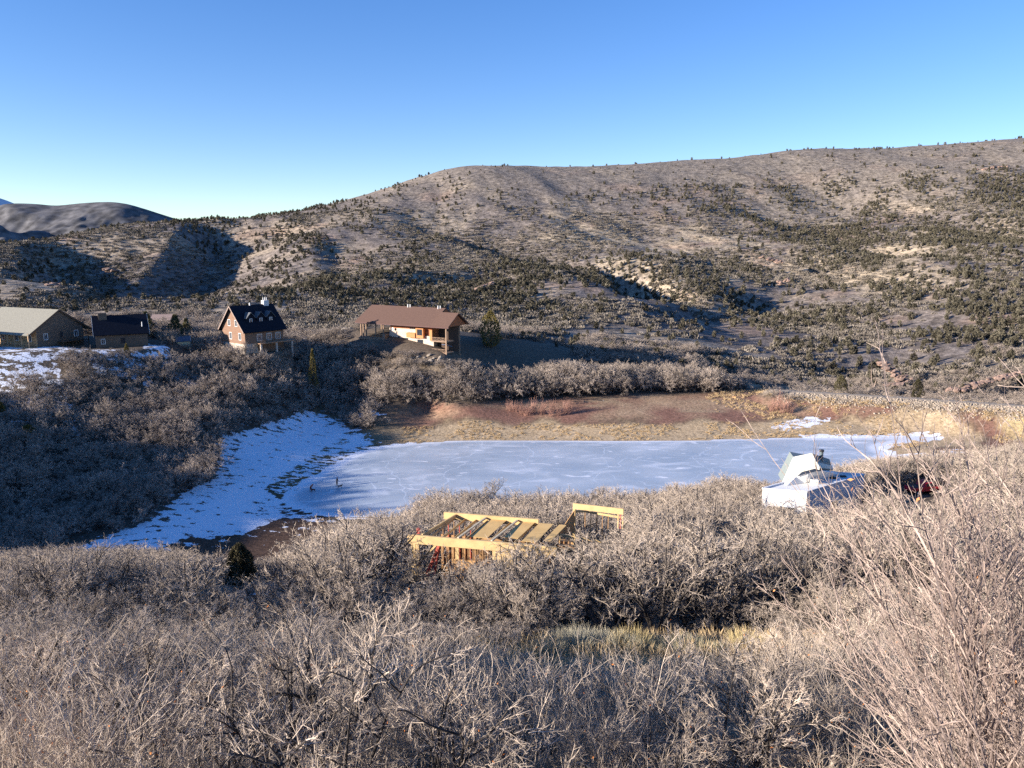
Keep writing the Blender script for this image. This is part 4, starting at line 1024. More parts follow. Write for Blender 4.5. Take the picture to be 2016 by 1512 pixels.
    for i, x in enumerate((3.4, 6.9, 10.4)):
        d0 = 1.6; zf = 6.6 + k * d0; wd = 1.35; hd = 1.6; rd = 1.5
        m_ = MB(); yb = d0 + (hd + rd) / k
        m_.poly([(x - wd, d0, zf - .3), (x + wd, d0, zf - .3), (x + wd, d0, zf + hd), (x, d0, zf + hd + rd), (x - wd, d0, zf + hd)])
        for sx in (-wd, wd): m_.poly([(x + sx, d0, zf - .3), (x + sx, d0, zf + hd), (x + sx, d0 + hd / k, zf + hd)])
        dm = m_.build('dormer', shade_roof, t)
        for sx in (-1, 1):
            q = MB().prism([(x, d0 - 0.3, zf + hd + rd + 0.05), (x + sx * (wd + 0.25), d0 - 0.3, zf + hd - 0.2), (x + sx * (wd + 0.25), d0 + (hd - .2) / k, zf + hd - 0.2), (x, yb, zf + hd + rd + 0.05)], (sx * 0.7, 0, 0.7), 0.12)
            q.build('dormer_roof', mat('roof_sunlit_grey', (0.11, 0.115, 0.12), 0.6, noise=0.2), dm)  # sunlit tone of the same roofing put into a paler colour
        window(t, (x - 0.4, d0, zf + 0.15), (1, 0, 0), (0, 0, 1), 0.8, 1.1, WHITE, (0, -1, 0))
    ch = MB().box(10.8, 12.6, wdt / 2 - 0.7, wdt / 2 + 0.7, 11.2, 14.6); ch.build('chimney', mat('chimney_pale', (0.62, 0.6, 0.57), 0.9, noise=0.12), t)
    for dx in (11.1, 11.7, 12.3): cyl('flue', WHITE, t, (dx, wdt / 2, 14.6), (dx, wdt / 2, 15.5), 0.12)
    cyl('vent_pipe', WHITE, t, (6.0, wdt / 2 - .4, 13.3), (6.0, wdt / 2 - .4, 14.2), 0.2)
    stone = mat('stone_veneer', (0.50, 0.42, 0.34), 0.9, noise=0.3, scale=1.6, bump=0.6)
    MB().box(-0.12, Ln * 0.3, -0.12, wdt * 0.999, -2.5, 2.4).build('stone_base', stone, t)
    dk = MB().box(3.0, Ln + 2.5, -3.2, -0.14, 2.35, 2.6); dk.build('deck', mat('deck_wood', (0.36, 0.21, 0.12), 0.8, noise=0.2), t)
    for x in (3.2, 8.6, 14.2): MB().box(x, x + 0.5, -3.1, -2.6, -2.5, 2.35).build('deck_post', stone, t)
    rl = MB().beam((3.0, -3.15, 3.6), (Ln + 2.5, -3.15, 3.6), 0.08, 0.1)
    for i in range(32): rl.beam((3.1 + i * 0.4, -3.15, 2.6), (3.1 + i * 0.4, -3.15, 3.55), 0.05, 0.05)
    rl.build('deck_rail', trimd, t)
    for x in (4.2, 7.6, 10.8): window(t, (x, 0, 3.1), (1, 0, 0), (0, 0, 1), 1.5, 1.9, WHITE, (0, -1, 0), 2)
    # ---- small shed
    sp = at(350, 685, 232)
    ts = gable_house('garden_shed', Vector(sp), math.atan2(0.5, 0.86), 3.6, 2.6, 2.0, 1.4, 0.25, mat('shed_cream', (0.62, 0.56, 0.36), 0.8, noise=0.08), mat('shed_roof', (0.09, 0.11, 0.15), 0.7, noise=0.15), WHITE, 'little cream garden shed with steep blue grey roof', 'shed', overg=0.2, thick=0.12)
    MB().box(-0.05, -0.01, 0.9, 1.7, 0.05, 1.8).build('door', mat('shed_door', (0.5, 0.46, 0.33), 0.8), ts)
    # ---- low house beyond
    hb = Vector(at(298, 640, 300))
    tb = gable_house('low_house', hb, 0.1, 7, 6, 2.0, 2.0, 0.6, board_mat('reddish_wall', (0.22, 0.10, 0.07), 1.2), mat('roof_tan', (0.30, 0.22, 0.19), 0.9, noise=0.15), trimd, 'low house with tan roof half hidden behind the pines', z_under=3)
    window(tb, (1.5, 0, 0.8), (1, 0, 0), (0, 0, 1), 1.4, 1.1, WHITE, (0, -1, 0)); window(tb, (5, 0, 0.8), (1, 0, 0), (0, 0, 1), 1.4, 1.1, WHITE, (0, -1, 0))
    build_lodge(); build_timber_frame(); build_white_house(); build_nature()

def build_lodge():
    A_ = Vector(at(699, 634, 255)); B_ = Vector(at(883, 646, 237)); ex = (B_ - A_); Ln = Vector((ex.x, ex.y, 0)).length; rz = math.atan2(ex.y, ex.x)
    ze = A_.z
    base = 17.0
    t = empty('lodge', (A_.x, A_.y, base), rz, 'long lodge with brown roof above white stone walls and stacked decks', 'house')
    E = ze - base                                   # eave above origin
    roof = mat('roof_brown', (0.13, 0.076, 0.056), 0.9, noise=0.12, scale=2.5, detail=8, bump=0.25)
    fas = mat('fascia_plum', (0.10, 0.055, 0.05), 0.8, noise=0.15)
    log = board_mat('log_wall_red', (0.34, 0.125, 0.055), 1.3, 0.25)
    stone = mat('pale_stucco', (0.54, 0.43, 0.34), 0.9, noise=0.14, scale=1.2, bump=0.3)
    wood = mat('deck_timber', (0.27, 0.18, 0.12), 0.8, noise=0.25); owood = mat('orange_timber', (0.48, 0.21, 0.08), 0.8, noise=0.2)
    # main roof, then the lower roof of the right end
    def roof_pair(x0, x1, hd, rise, z0, name):
        k = rise / hd; o = []
        for y0, y1, s in ((0, hd, -1), (2 * hd, hd, 1)):
            MB().prism([(x0, y0, z0), (x1, y0, z0), (x1, y1, z0 + rise), (x0, y1, z0 + rise)], (0, s * k, 1), 0.28).build('roof', roof, t)
        f = MB().box(x0, x1, -0.08, -0.01, z0 - 0.28, z0 + 0.24)
        f.build('fascia', fas, t)
    roof_pair(0, 30.2, 9.0, 4.9, E, 'main'); roof_pair(30.25, Ln, 6.0, 3.9, E - 0.02, 'end')
    MB().poly([(30.2, 1.2, E - 4), (30.2, 16.8, E - 4), (30.2, 16.8, E + .55), (30.2, 9, E + 4.85), (30.2, 1.2, E + .6)]).build('gable_wall', log, t)
    MB().poly([(Ln - 0.8, 0.9, E), (Ln - 0.8, 11.2, E), (Ln - 0.8, 6, E + 3.6)]).build('gable_wall', log, t)
    # walls
    up = MB().box(12.2, 30.3, 3.2, 14.5, E - 3.6, E + 1.2); up.build('upper_wall', log, t)
    MB().box(12.0, 24.0, 2.9, 3.19, E - 3.4, E - 1.5).build('upper_wall', stone, t)
    st = MB().box(12.0, 29.6, 2.7, 14.2, -3.0, E - 3.4); st.build('stone_wall', stone, t)
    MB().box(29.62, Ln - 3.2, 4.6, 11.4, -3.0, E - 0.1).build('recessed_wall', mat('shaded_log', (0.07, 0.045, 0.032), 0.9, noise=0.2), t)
    b = MB().box(19.8, 23.2, 1.5, 2.68, E - 4.1, E - 2.6); b.build('balcony', owood, t)
    MB().box(23.25, 26.2, 1.8, 2.88, E - 4.1, E - 1.0).build('bay', owood, t)
    window(t, (17.6, 2.7, E - 6.2), (1, 0, 0), (0, 0, 1), 1.9, 1.6, DARK, (0, -1, 0)); window(t, (23.4, 2.7, E - 6.8), (1, 0, 0), (0, 0, 1), 2.0, 2.0, DARK, (0, -1, 0), 2)
    window(t, (19.9, 3.2, E - 2.1), (1, 0, 0), (0, 0, 1), 2.6, 1.1, owood, (0, -1, 0), 2); window(t, (24.0, 1.79, E - 3.1), (1, 0, 0), (0, 0, 1), 1.7, 1.7, DARK, (0, -1, 0))
    window(t, (15.7, 2.7, E - 4.9), (1, 0, 0), (0, 0, 1), 0.4, 0.7, DARK, (0, -1, 0), 0)
    # left open porch
    MB().box(1.0, 12.0, 0.8, 9.0, E - 5.0, E - 4.7).build('deck', wood, t)
    for x in (1.4, 2.4, 3.6, 7.6, 10.8): MB().box(x, x + 0.32, 0.9, 1.22, E - 5.6, E).build('post', wood, t)
    for x in (4.0, 9.4): MB().box(x, x + 0.32, 8.4, 8.7, E - 4.7, E + 1).build('post', wood, t)
    def rail(x0, x1, y, z, mm):
        r = MB().beam((x0, y, z + 1.0), (x1, y, z + 1.0), 0.1, 0.12); n_ = int((x1 - x0) / 1.3)
        r.beam((x0, y, z + 0.15), (x1, y, z + 0.15), 0.08, 0.08)
        for i in range(n_):
            a = x0 + (x1 - x0) * i / n_; b2 = x0 + (x1 - x0) * (i + 1) / n_
            r.beam((a, y, z + 0.1), (b2, y, z + 0.98), 0.07, 0.07); r.beam((a, y, z + 0.98), (b2, y, z + 0.1), 0.07, 0.07); r.beam((b2, y, z), (b2, y, z + 1.05), 0.1, 0.1)
        r.build('railing', mm, t)
    rail(3.9, 10.8, 1.05, E - 4.7, owood)
    MB().box(0.8, 12.0, 0.6, 0.78, E - 5.6, E - 5.0).build('deck_skirt', wood, t)
    MB().box(10.9, 11.9, 0.5, 2.6, E - 6.2, E - 3.4).build('stair_wall', wood, t)
    # right double deck
    for z in (E - 4.4, E - 8.0): MB().box(30.0, Ln - 1.2, 0.6, 4.55, z - 0.35, z).build('deck', wood, t)
    rail(30.2, Ln - 1.3, 0.7, E - 4.4, wood); rail(30.2, Ln - 1.3, 0.7, E - 8.0, wood)
    for x in (Ln - 1.6,): MB().box(x, x + 0.4, 0.55, 0.95, -3.5, E + 0.05).build('post', wood, t)
    MB().box(29.3, 30.2, 1.0, 2.68, E - 4.6, E - 1.2).build('post', owood, t)
    MB().box(Ln - 1.6, Ln - 1.2, 8.0, 8.4, -4, E + 0.05).build('post', wood, t)
    MB().prism([(Ln - 3.6, 1.4, E - 5.6), (Ln - 1.7, 1.4, E - 5.6), (Ln - 1.4, 4.2, E - 6.4), (Ln - 3.6, 4.2, E - 6.4)], (0, 0, 1), 0.06).build('tarp', mat('tarp_blue', (0.16, 0.30, 0.55), 0.6), t)
    for x in (15.5, 16.4, 27.6, 28.3): cyl('vent_pipe', WHITE, t, (x, 9 - (x % 1), E + 4.2), (x, 9 - (x % 1), E + 5.9), 0.16)
    # satellite dish on the wall
    d = empty('satellite_dish', t.matrix_basis @ Vector((13.8, 2.6, E - 1.7)), rz, 'white satellite dish on the lodge wall under the brown eave', 'satellite dish')
    V = []; 
    for i in range(3):
        for j in range(12): a = j * math.pi / 6; V.append((0.42 * i / 2 * math.cos(a) if i else 0, -0.25 + 0.18 * (i / 2) ** 2 * -1, 0.5 * i / 2 * math.sin(a) if i else 0))
    me = bpy.data.meshes.new('reflector'); me.from_pydata(V, [], [(i * 12 + j, i * 12 + (j + 1) % 12, (i + 1) * 12 + (j + 1) % 12, (i + 1) * 12 + j) for i in (0, 1) for j in range(12)]); me.materials.append(WHITE)
    ob = link('reflector', me, d); ob.modifiers.new('t', 'SOLIDIFY').thickness = 0.03
    MB().beam((0, 0.25, -0.3), (0, -0.25, 0), 0.05, 0.05).beam((0, -0.2, -0.45), (0, -0.75, -0.1), 0.04, 0.04).build('arm', DARK, d)

def build_timber_frame():
    P0 = Vector(on_z(806, 1053, 28.0)); P1 = Vector(on_z(1066, 1075, 28.0)); zt = 28.0
    ex = Vector((P1.x - P0.x, P1.y - P0.y, 0)); Ln = ex.length; rz = math.atan2(ex.y, ex.x)
    t = empty('timber_frame_house', (P0.x, P0.y, zt), rz, 'unfinished house of yellow lumber beams and wall panels among leafless oaks', 'house')
    lum = mat('lumber_yellow', (0.60, 0.42, 0.20), 0.7, noise=0.16, scale=1.2); osb = mat('sheathing_orange', (0.55, 0.32, 0.14), 0.8, noise=0.22, scale=1.5)
    ply = mat('decking_yellow', (0.64, 0.42, 0.17), 0.7, noise=0.10, scale=0.8); grey = mat('weathered_lumber', (0.52, 0.45, 0.32), 0.8, noise=0.15); red = mat('red_housewrap', (0.45, 0.10, 0.07), 0.8, noise=0.2)
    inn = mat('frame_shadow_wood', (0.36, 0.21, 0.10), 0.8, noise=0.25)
    D = 4.6
    MB().box(-0.2, Ln + 1.2, 0, 0.22, -0.75, 0.0).build('beam', lum, t, 0.01)
    MB().box(0.55, 0.8, -0.01, 0.24, -4.6, -0.76).build('post', lum, t); MB().box(0.12, 0.5, 0.0, 0.3, -4.6, -0.76).build('post', lum, t)
    MB().box(1.5, Ln * 0.9, D, D + 0.22, -0.2, 0.45).build('beam', lum, t, 0.01)
    MB().beam((1.0, 0.3, -0.1), (2.6, D, 0.2), 0.12, 0.3).build('rafter', lum, t)
    for a, b in ((4.1, 5.3), (6.9, 8.1)): MB().beam((a, 0.15, 0.02), (b, D, 0.24), 0.16, 0.12).build('rafter', grey, t)
    for i in range(9):
        x = 1.5 + i * 1.0; MB().beam((x, 0.24, -0.35), (x + 0.9, D, -0.1), 0.05, 0.24).build('joist', lum, t)
    for k, (a, b) in enumerate(((4.9, 6.3), (7.6, 8.8), (9.2, 10.4), (10.9, Ln + 0.5))):
        MB().prism([(a, 1.0 + 0.5 * (k % 2), -0.16), (b, 1.0 + 0.5 * (k % 2), -0.16), (b + 0.8, D, 0.12), (a + 0.8, D, 0.12)], (0, 0, 1), 0.03).build('deck_panel', ply, t)
    # studs of the front wall with openings, lower wall panels, back wall
    for i in range(22):
        x = 3.3 + i * 0.41
        if x < Ln: MB().box(x, x + 0.06, 0.02, 0.18, -2.3, -0.76).build('stud', inn, t)
    MB().box(3.9, 4.2, -0.02, 0.2, -2.4, -0.77).build('post', lum, t); MB().box(7.0, 7.3, -0.02, 0.2, -2.4, -0.77).build('post', lum, t)
    MB().box(3.6, 7.2, -0.03, 0.01, -3.1, -1.75).build('wall_panel', osb, t); MB().box(7.25, Ln + 0.5, -0.03, 0.01, -2.0, -0.8).build('wall_panel', lum, t)
    MB().box(0.1, 3.5, -0.04, 0.0, -6.2, -4.4).build('wall_panel', osb, t); MB().box(3.55, 9.0, -0.04, 0.0, -6.2, -3.2).build('wall_panel', osb, t); MB().box(9.05, Ln + 3, -0.04, 0.0, -6.2, -2.3).build('wall_panel', osb, t)
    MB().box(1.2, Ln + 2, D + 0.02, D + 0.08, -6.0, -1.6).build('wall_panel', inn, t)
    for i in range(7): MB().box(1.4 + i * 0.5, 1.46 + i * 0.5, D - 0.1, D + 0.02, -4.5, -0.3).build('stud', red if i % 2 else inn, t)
    MB().beam((0.9, 0.9, -4.4), (2.1, 1.6, -1.2), 0.1, 0.3).build('brace', red, t); MB().beam((1.6, 0.9, -4.4), (1.9, 2.6, -1.0), 0.1, 0.25).build('brace', red, t)
    MB().beam((0.9, 0.5, -2.2), (2.2, 0.5, -0.8), 0.08, 0.14).build('brace', lum, t)
    MB().box(0.5, 0.75, 0.35, 0.6, 0.02, 0.45).build('block', red, t)
    # taller frame on the right
    Q0 = Vector(at(1130, 991, 67.5)); Q1 = Vector(at(1226, 1003, 66)); ex = Vector((Q1.x - Q0.x, Q1.y - Q0.y, 0)); L2 = ex.length; M = t.matrix_basis.inverted()
    import mathutils
    zt2 = Q0.z; r = mathutils.Matrix.Translation((Q0.x, Q0.y, zt2)) @ mathutils.Matrix.Rotation(math.atan2(ex.y, ex.x), 4, 'Z')
    T = M @ r
    def put(mb, nm, mm): mb.v = [tuple(T @ Vector(v)) for v in mb.v]; return mb.build(nm, mm, t)
    put(MB().box(-0.1, L2 + 0.05, 0, 0.16, -0.55, 0), 'beam', lum)
    put(MB().box(-0.1, 0.12, 0.0, 0.3, -3.6, -0.56), 'post', lum); put(MB().box(-0.15, 0.1, 0.31, 0.45, -0.5, -0.1), 'block', DARK)
    put(MB().beam((0.1, 0.2, -0.9), (-0.9, -1.2, -2.6), 0.1, 0.2), 'rafter', lum)
    put(MB().prism([(0.06, -0.05, -0.6), (0.06, -0.05, -2.6), (-1.1, -1.5, -2.6)], (0.8, -0.6, 0), 0.04), 'wall_panel', osb)
    put(MB().beam((0.6, 1.4, -1.15), (L2 - 0.2, 1.4, -1.35), 0.1, 0.2), 'beam', lum); put(MB().beam((0.1, 0.1, -0.8), (0.75, 1.4, -1.15), 0.1, 0.2), 'rafter', lum)
    put(MB().beam((-0.9, -1.5, -2.6), (L2 - 1.0, -1.5, -2.75), 0.12, 0.2), 'beam', lum)
    for i in range(9): put(MB().box(-0.9 + i * 0.42, -0.83 + i * 0.42, -1.55, -1.45, -4.6, -2.7), 'stud', lum if i % 3 == 0 else inn)
    put(MB().box(L2 - 0.95, L2 - 0.7, -1.6, -1.4, -4.8, -2.6), 'post', lum)
    for i in range(3): put(MB().box(L2 - 0.5 + i * 0.22, L2 - 0.4 + i * 0.22, 0.2, 0.34, -3.2, -0.56 - i * 0.1), 'stud', red if i == 1 else lum)
    for i in range(5): put(MB().box(0.7 + i * 0.55, 0.76 + i * 0.55, 1.35, 1.45, -3.2, -1.3), 'stud', inn)
    put(MB().beam((-0.9, -1.5, -3.9), (L2 - 0.6, -1.6, -4.5), 0.1, 0.25), 'beam', lum)
    put(MB().box(-1.0, 0.3, -1.45, -0.9, -4.6, -3.2), 'wall_panel', osb)
    put(MB().box(-0.2, L2, -1.62, -1.56, -6.5, -4.85), 'wall_panel', osb)

def build_white_house():
    z = 20.0
    a = on_z(1501.5, 963, z); b = on_z(1588.8, 969.5, z); c = on_z(1702, 935.5, z); d = a + (c - b)
    t = empty('modern_white_house', (b[0], b[1], z - 7), 0, 'white modern house with flat roof and slanted cream tower', 'house')
    O = np.array([b[0], b[1], z - 7.0])
    def loc(p): return tuple(np.array(p) - O)
    white = mat('white_stucco', (0.80, 0.79, 0.78), 0.7, noise=0.04, scale=0.8); membrane = mat('roof_membrane', (0.80, 0.79, 0.76), 0.6, noise=0.06, scale=0.7)
    cream = mat('cream_cladding', (0.66, 0.65, 0.55), 0.6, noise=0.05); green = mat('grey_cladding', (0.20, 0.23, 0.22), 0.6, noise=0.12)
    def P(p, zz): return loc((p[0], p[1], zz))
    w = MB()
    c3 = [a, b, c, d]
    for i in range(4):
        p, q = c3[i], c3[(i + 1) % 4]; w.poly([P(p, z - 8), P(q, z - 8), P(q, z - 0.05), P(p, z - 0.05)])
    w.build('wall', white, t)
    MB().prism([P(p, z - 0.04) for p in c3], (0, 0, 1), 0.06).build('roof', membrane, t)
    pr = MB()
    ex = (c - b) / np.linalg.norm(c - b); 
    for i in range(4):
        p, q = Vector(P(c3[i], z + 0.1)), Vector(P(c3[(i + 1) % 4], z + 0.1)); pr.beam(p, q, 0.22, 0.2)
    pr.build('parapet', white, t)
    # left wing roof rises a little towards the tower
    # slanted tower: cream front, dark green sides
    zb = z + 0.05
    Yf = on_z(1541, 950, zb)[1]; f0 = at(1541, 950, Yf); f1 = at(1606, 930, Yf - 0.9)
    dirf = (f1 - f0)[:2]; dirf = dirf / np.linalg.norm(dirf)
    Yt = f0[1]
    t0 = at(1562.6, 900.5, Yt + 0.9); t1 = at(1599, 892.7, Yt - 0.1); s1 = at(1633, 904, Yt + 2.6); s0 = at(1640, 926, Yt + 2.4); r1 = at(1614, 923.5, Yt - 0.7)
    back = np.array([0.6, 3.6, 0])
    MB().prism([loc(f0), loc(f1), loc(r1), loc(t1), loc(t0)], (0.15, 1, 0.0), 0.25).build('tower_front', cream, t)
    sd = MB(); sd.poly([loc(r1), loc(s0), loc(s1), loc(t1)]); 
    s2 = t0 + back * 0.8; s3 = f0 + back
    sd.poly([loc(t0), loc(t1), loc(s1), loc(s2)]); sd.poly([loc(s0), loc(s1), loc(s2), loc((s3[0], s3[1], zb))]); sd.poly([loc(f0), loc(t0), loc(s2), loc((s3[0], s3[1], zb))])
    sd.build('tower_side', green, t)
    m1 = r1 * 0.55 + t1 * 0.45; m2 = s0 * 0.55 + s1 * 0.45
    MB().prism([loc(r1 * 0.9 + t1 * 0.1), loc(s0 * 0.9 + s1 * 0.1), loc(m2), loc(m1)], (0.5, -1, 0), 0.1).build('tower_panel', cream, t)
    # clerestory opening, dark, with its white hood
    hd = [at(1541, 950.5, Yf - 0.05), at(1567, 938.5, Yf - 0.5), at(1592, 932, Yf - 1.1), at(1617, 926, Yf - 1.0), at(1641, 927, Yf + 2.3)]
    hb_ = [on_z(1549, 956, zb), on_z(1585, 951, zb), on_z(1620, 944, zb), on_z(1655, 936, zb), on_z(1665, 933, zb)]
    hm_ = MB()
    for i in range(4): hm_.poly([loc(hb_[i]), loc(hb_[i + 1]), loc(hd[i + 1]), loc(hd[i])])
    hm_.build('hood', membrane, t)
    o0 = at(1568.5, 938, Yf - 0.75); o1 = at(1579, 929, Yf - 0.75); o2 = at(1604, 922.5, Yf - 1.1); o3 = at(1615, 925.5, Yf - 1.2); o4 = at(1592, 931.5, Yf - 1.2)
    MB().prism([loc(o0), loc(o1), loc(o2), loc(o3), loc(o4)], (0.1, -1, 0.1), 0.03).build('clerestory_window', GLASS, t)
    e0 = at(1617.5, 909, Yt + 1.0); e1 = at(1617.5, 889, Yt + 1.0)
    steel = mat('flue_steel', (0.22, 0.27, 0.29), 0.35, metal=0.6)
    cyl('flue', steel, t, loc(e0 - np.array([0, 0, 1.4])), loc(e1), 0.24, k=12)
    cyl('flue_cap', DARK, t, loc(e1), loc(e1 + np.array([0, 0, 0.25])), 0.32, k=12)
    # roof boxes
    u1 = on_z(1603, 951, z + 0.1); MB().box(u1[0] - O[0] - 0.5, u1[0] - O[0] + 0.4, u1[1] - O[1] - 0.4, u1[1] - O[1] + 0.4, 7.05, 7.65).build('roof_unit', membrane, t)
    for q in ((1652, 932), (1660, 938), (1640, 941)):
        u1 = on_z(*q, z + 0.1); MB().box(u1[0] - O[0] - 0.35, u1[0] - O[0] + 0.35, u1[1] - O[1] - 0.25, u1[1] - O[1] + 0.25, 7.04, 7.22).build('roof_hatch', DARK, t)
    # big window in the near wall
    e = Vector((b - a)).normalized(); nrm = Vector((e.y, -e.x, 0))
    wp = Vector(loc(at(1511, 1012, a[1] - 0.2))); p0 = Vector(loc((a[0], a[1], z - 4.6))) + e * 0.7
    window(t, p0, e, (0, 0, 1), 3.4, 2.4, white, nrm, 2)
    e2 = Vector((c - b)).normalized(); n2 = Vector((e2.y, -e2.x, 0))
    window(t, Vector(loc((b[0], b[1], z - 4.2))) + e2 * 5.5, e2, (0, 0, 1), 1.6, 1.8, white, n2, 1)
    # ---- red pickup parked beyond it
    p = at(1815, 992, 105.5); p[2] = height([p[0]], [p[1]])[0] 
    zc = at(1815, 975, 105.5)[2]
    v = empty('pickup_truck', (p[0], p[1], max(p[2], zc - 1.15)), R(12), 'red pickup truck with black roof rack parked among the brush', 'truck')
    redp = mat('red_paint', (0.62, 0.03, 0.05), 0.3, spec=0.6, noise=0.05)
    prof = [(-2.5, 0.55), (-2.5, 1.15), (-0.6, 1.2), (-0.45, 1.85), (0.75, 1.85), (1.25, 1.22), (2.45, 1.1), (2.55, 0.55)]
    mb = MB().prism([(x, -0.9, zz) for x, zz in prof], (0, 1, 0), 1.8); mb.build('body', redp, v, 0.06)
    MB().box(-2.35, -0.7, -0.8, 0.8, 1.16, 1.22).build('bed_cover', DARK, v)
    for s in (-0.915, 0.915): MB().prism([(-0.35, s, 1.28), (0.95, s, 1.28), (0.65, s, 1.75), (-0.3, s, 1.75)], (0, 1 if s > 0 else -1, 0), 0.02).build('side_window', GLASS, v)
    MB().prism([(1.28, -0.75, 1.25), (1.28, 0.75, 1.25), (0.82, 0.75, 1.8), (0.82, -0.75, 1.8)], (1, 0, 0.8), 0.02).build('windscreen', GLASS, v)
    rk = MB()
    for s in (-0.75, 0.75): rk.beam((-0.5, s, 2.02), (0.9, s, 2.02), 0.06, 0.06)
    for x in (-0.4, 0.2, 0.8): rk.beam((x, -0.75, 2.02), (x, 0.75, 2.02), 0.05, 0.05); rk.beam((x, -0.75, 1.85), (x, -0.75, 2.02), 0.05, 0.05); rk.beam((x, 0.75, 1.85), (x, 0.75, 2.02), 0.05, 0.05)
    rk.build('roof_rack', DARK, v)
    ty = mat('tyre_rubber', (0.02, 0.02, 0.02), 0.9)
    for x in (-1.6, 1.6):
        for s in (-1, 1):
            wl = cyl('wheel', ty, v, (x, s * 0.72, 0.38), (x, s * 0.95, 0.38), 0.38, k=16); cyl('rim', WHITE, wl, (x, s * 0.951, 0.38), (x, s * 0.97, 0.38), 0.2, k=10)
    for s in (-0.65, 0.65): MB().box(2.5, 2.58, s - 0.15, s + 0.15, 0.75, 0.92).build('headlight', WHITE, v)
    # a pile of pale cut stone in front of the white house
    q = at(1535, 1034, 84); q[2] = q[2]

# ------------------------------------------------------------------ rocks, grass, people, single plants
def rock_mesh(name, seed, m):
    rng = np.random.default_rng(seed); bm = bmesh.new(); bmesh.ops.create_icosphere(bm, subdivisions=1, radius=1.0)
    for v in bm.verts:
        c = v.co; v.co = Vector((max(-.75, min(.8, c.x)), max(-.8, min(.7, c.y)), max(-.7, min(.75, c.z)))) * float(rng.uniform(0.8, 1.15))
    me = bpy.data.meshes.new(name); bm.to_mesh(me); bm.free(); me.materials.append(m); return me
def build_nature():
    rng = np.random.default_rng(77)
    rk = mat('sandstone_pink', (0.26, 0.175, 0.135), 0.95, noise=0.35, scale=1.5, bump=0.6, rand=0.25, detail=6)
    pale = mat('pale_boulder', (0.33, 0.275, 0.215), 0.95, noise=0.3, scale=1.5, bump=0.5, rand=0.25)
    rks = [rock_mesh('sandstone_%c' % (97 + i), 900 + i, rk) for i in range(5)]; pls = [rock_mesh('boulder_%c' % (97 + i), 950 + i, pale) for i in range(5)]
    def outcrop(pxs, n, size, label, cat='rock outcrop', kinds=None, flat=0.6, spread=1.0, tilt=-0.25):
        """pxs: (px, py, Y) points along the outcrop"""
        c = at(*pxs[len(pxs) // 2]); cz = height([c[0]], [c[1]])[0]
        t = empty('rock_outcrop' if cat == 'rock outcrop' else 'rock_pile', (c[0], c[1], cz), 0, label, cat)
        for i in range(n):
            f = rng.uniform(0, len(pxs) - 1.001); k = int(f); w = f - k
            q = [pxs[k][j] * (1 - w) + pxs[k + 1][j] * w for j in range(3)]
            p = at(*q); s = size * rng.uniform(0.5, 1.25)
            x = p[0] + rng.normal(0, spread * size * 0.8); y = p[1] + rng.normal(0, spread * size * 0.9); z = max(height([x], [y])[0], p[2] - 1.0 if cat == 'rock outcrop' else -99)
            o = link('boulder', (kinds or rks)[int(rng.integers(0, 5))], t); o.location = (x - c[0], y - c[1], z - cz + s * 0.15)
            o.scale = (s * rng.uniform(0.9, 1.6), s * rng.uniform(0.8, 1.2), s * flat * rng.uniform(0.7, 1.2)); o.rotation_euler = (rng.normal(0, 0.2), tilt + rng.normal(0, 0.15), rng.uniform(0, 0.9))
        return t
    outcrop([(1738, 708, 292), (1748, 722, 288), (1770, 735, 284), (1778, 748, 281)], 90, 1.05, 'tall stack of pinkish layered boulders above the road on the dam', spread=1.3)
    outcrop([(1740, 757, 277), (1765, 752, 278), (1790, 745, 280)], 16, 1.2, 'low pink boulders at the foot of the tall boulder stack')
    outcrop([(1880, 764, 262), (1920, 752, 268), (1975, 737, 275), (2016, 728, 280)], 90, 0.95, 'long broken ledge of orange pink rocks near the right edge of the slope', spread=1.2)
    outcrop([(98, 590, 440), (112, 578, 450), (124, 588, 445)], 18, 2.0, 'pale pink crag far up the slope over the grey roofed house')
    outcrop([(205, 527, 560), (225, 532, 560)], 12, 2.0, 'small pink crag high on the left mountain spur')
    outcrop([(935, 570, 480), (970, 552, 500)], 24, 1.6, 'line of broken rock high behind the brown roofed lodge')
    outcrop([(1500, 505, 640), (1540, 515, 630)], 14, 2.2, 'pale rock band half way up the big mountain slope')
    outcrop([(1530, 560, 560), (1560, 545, 570)], 10, 1.9, 'pale boulders in the juniper wood in the middle of the big slope')
    outcrop([(1930, 352, 1000), (1985, 345, 1010)], 10, 3.0, 'rocks high on the ridge near the right edge')
    outcrop([(1518, 1026, 83), (1548, 1038, 81)], 14, 0.45, 'pile of pale boulders below the white house', 'rock pile', pls, spread=2.0, flat=0.8)
    outcrop([(815, 696, 236), (850, 700, 235), (885, 706, 233), (915, 712, 231)], 34, 0.6, 'pale boulders edging the bank below the lodge decks', 'rock pile', pls, spread=1.6, flat=0.8)
    outcrop([(615, 640, 285), (650, 636, 286), (690, 644, 280)], 26, 0.9, 'pale boulders beside the gravel yard left of the lodge', 'rock pile', pls, spread=1.8, flat=0.8)
    outcrop([(1000, 714, 246), (1045, 718, 246)], 12, 0.6, 'pale stones on the shaded grass right of the lodge', 'rock pile', pls, spread=1.6, flat=0.8)
    # riprap on the dam
    n = 3600; f = rng.uniform(0, 3.999, n) ** 0.9; k = np.minimum(f.astype(int), 3); w = f - k
    P = DAM[k] * (1 - w[:, None]) + DAM[k + 1] * w[:, None]; d = unit(DAM[k + 1] - DAM[k]); nrm = np.stack([d[:, 1], -d[:, 0]], -1)
    off = 2.0 + np.abs(rng.normal(0, 3.0, n)); nrm = np.where((nrm[:, 1:] > 0), -nrm, nrm)
    X = P[:, 0] + nrm[:, 0] * off; Y = P[:, 1] + nrm[:, 1] * off; Z = height(X, Y)
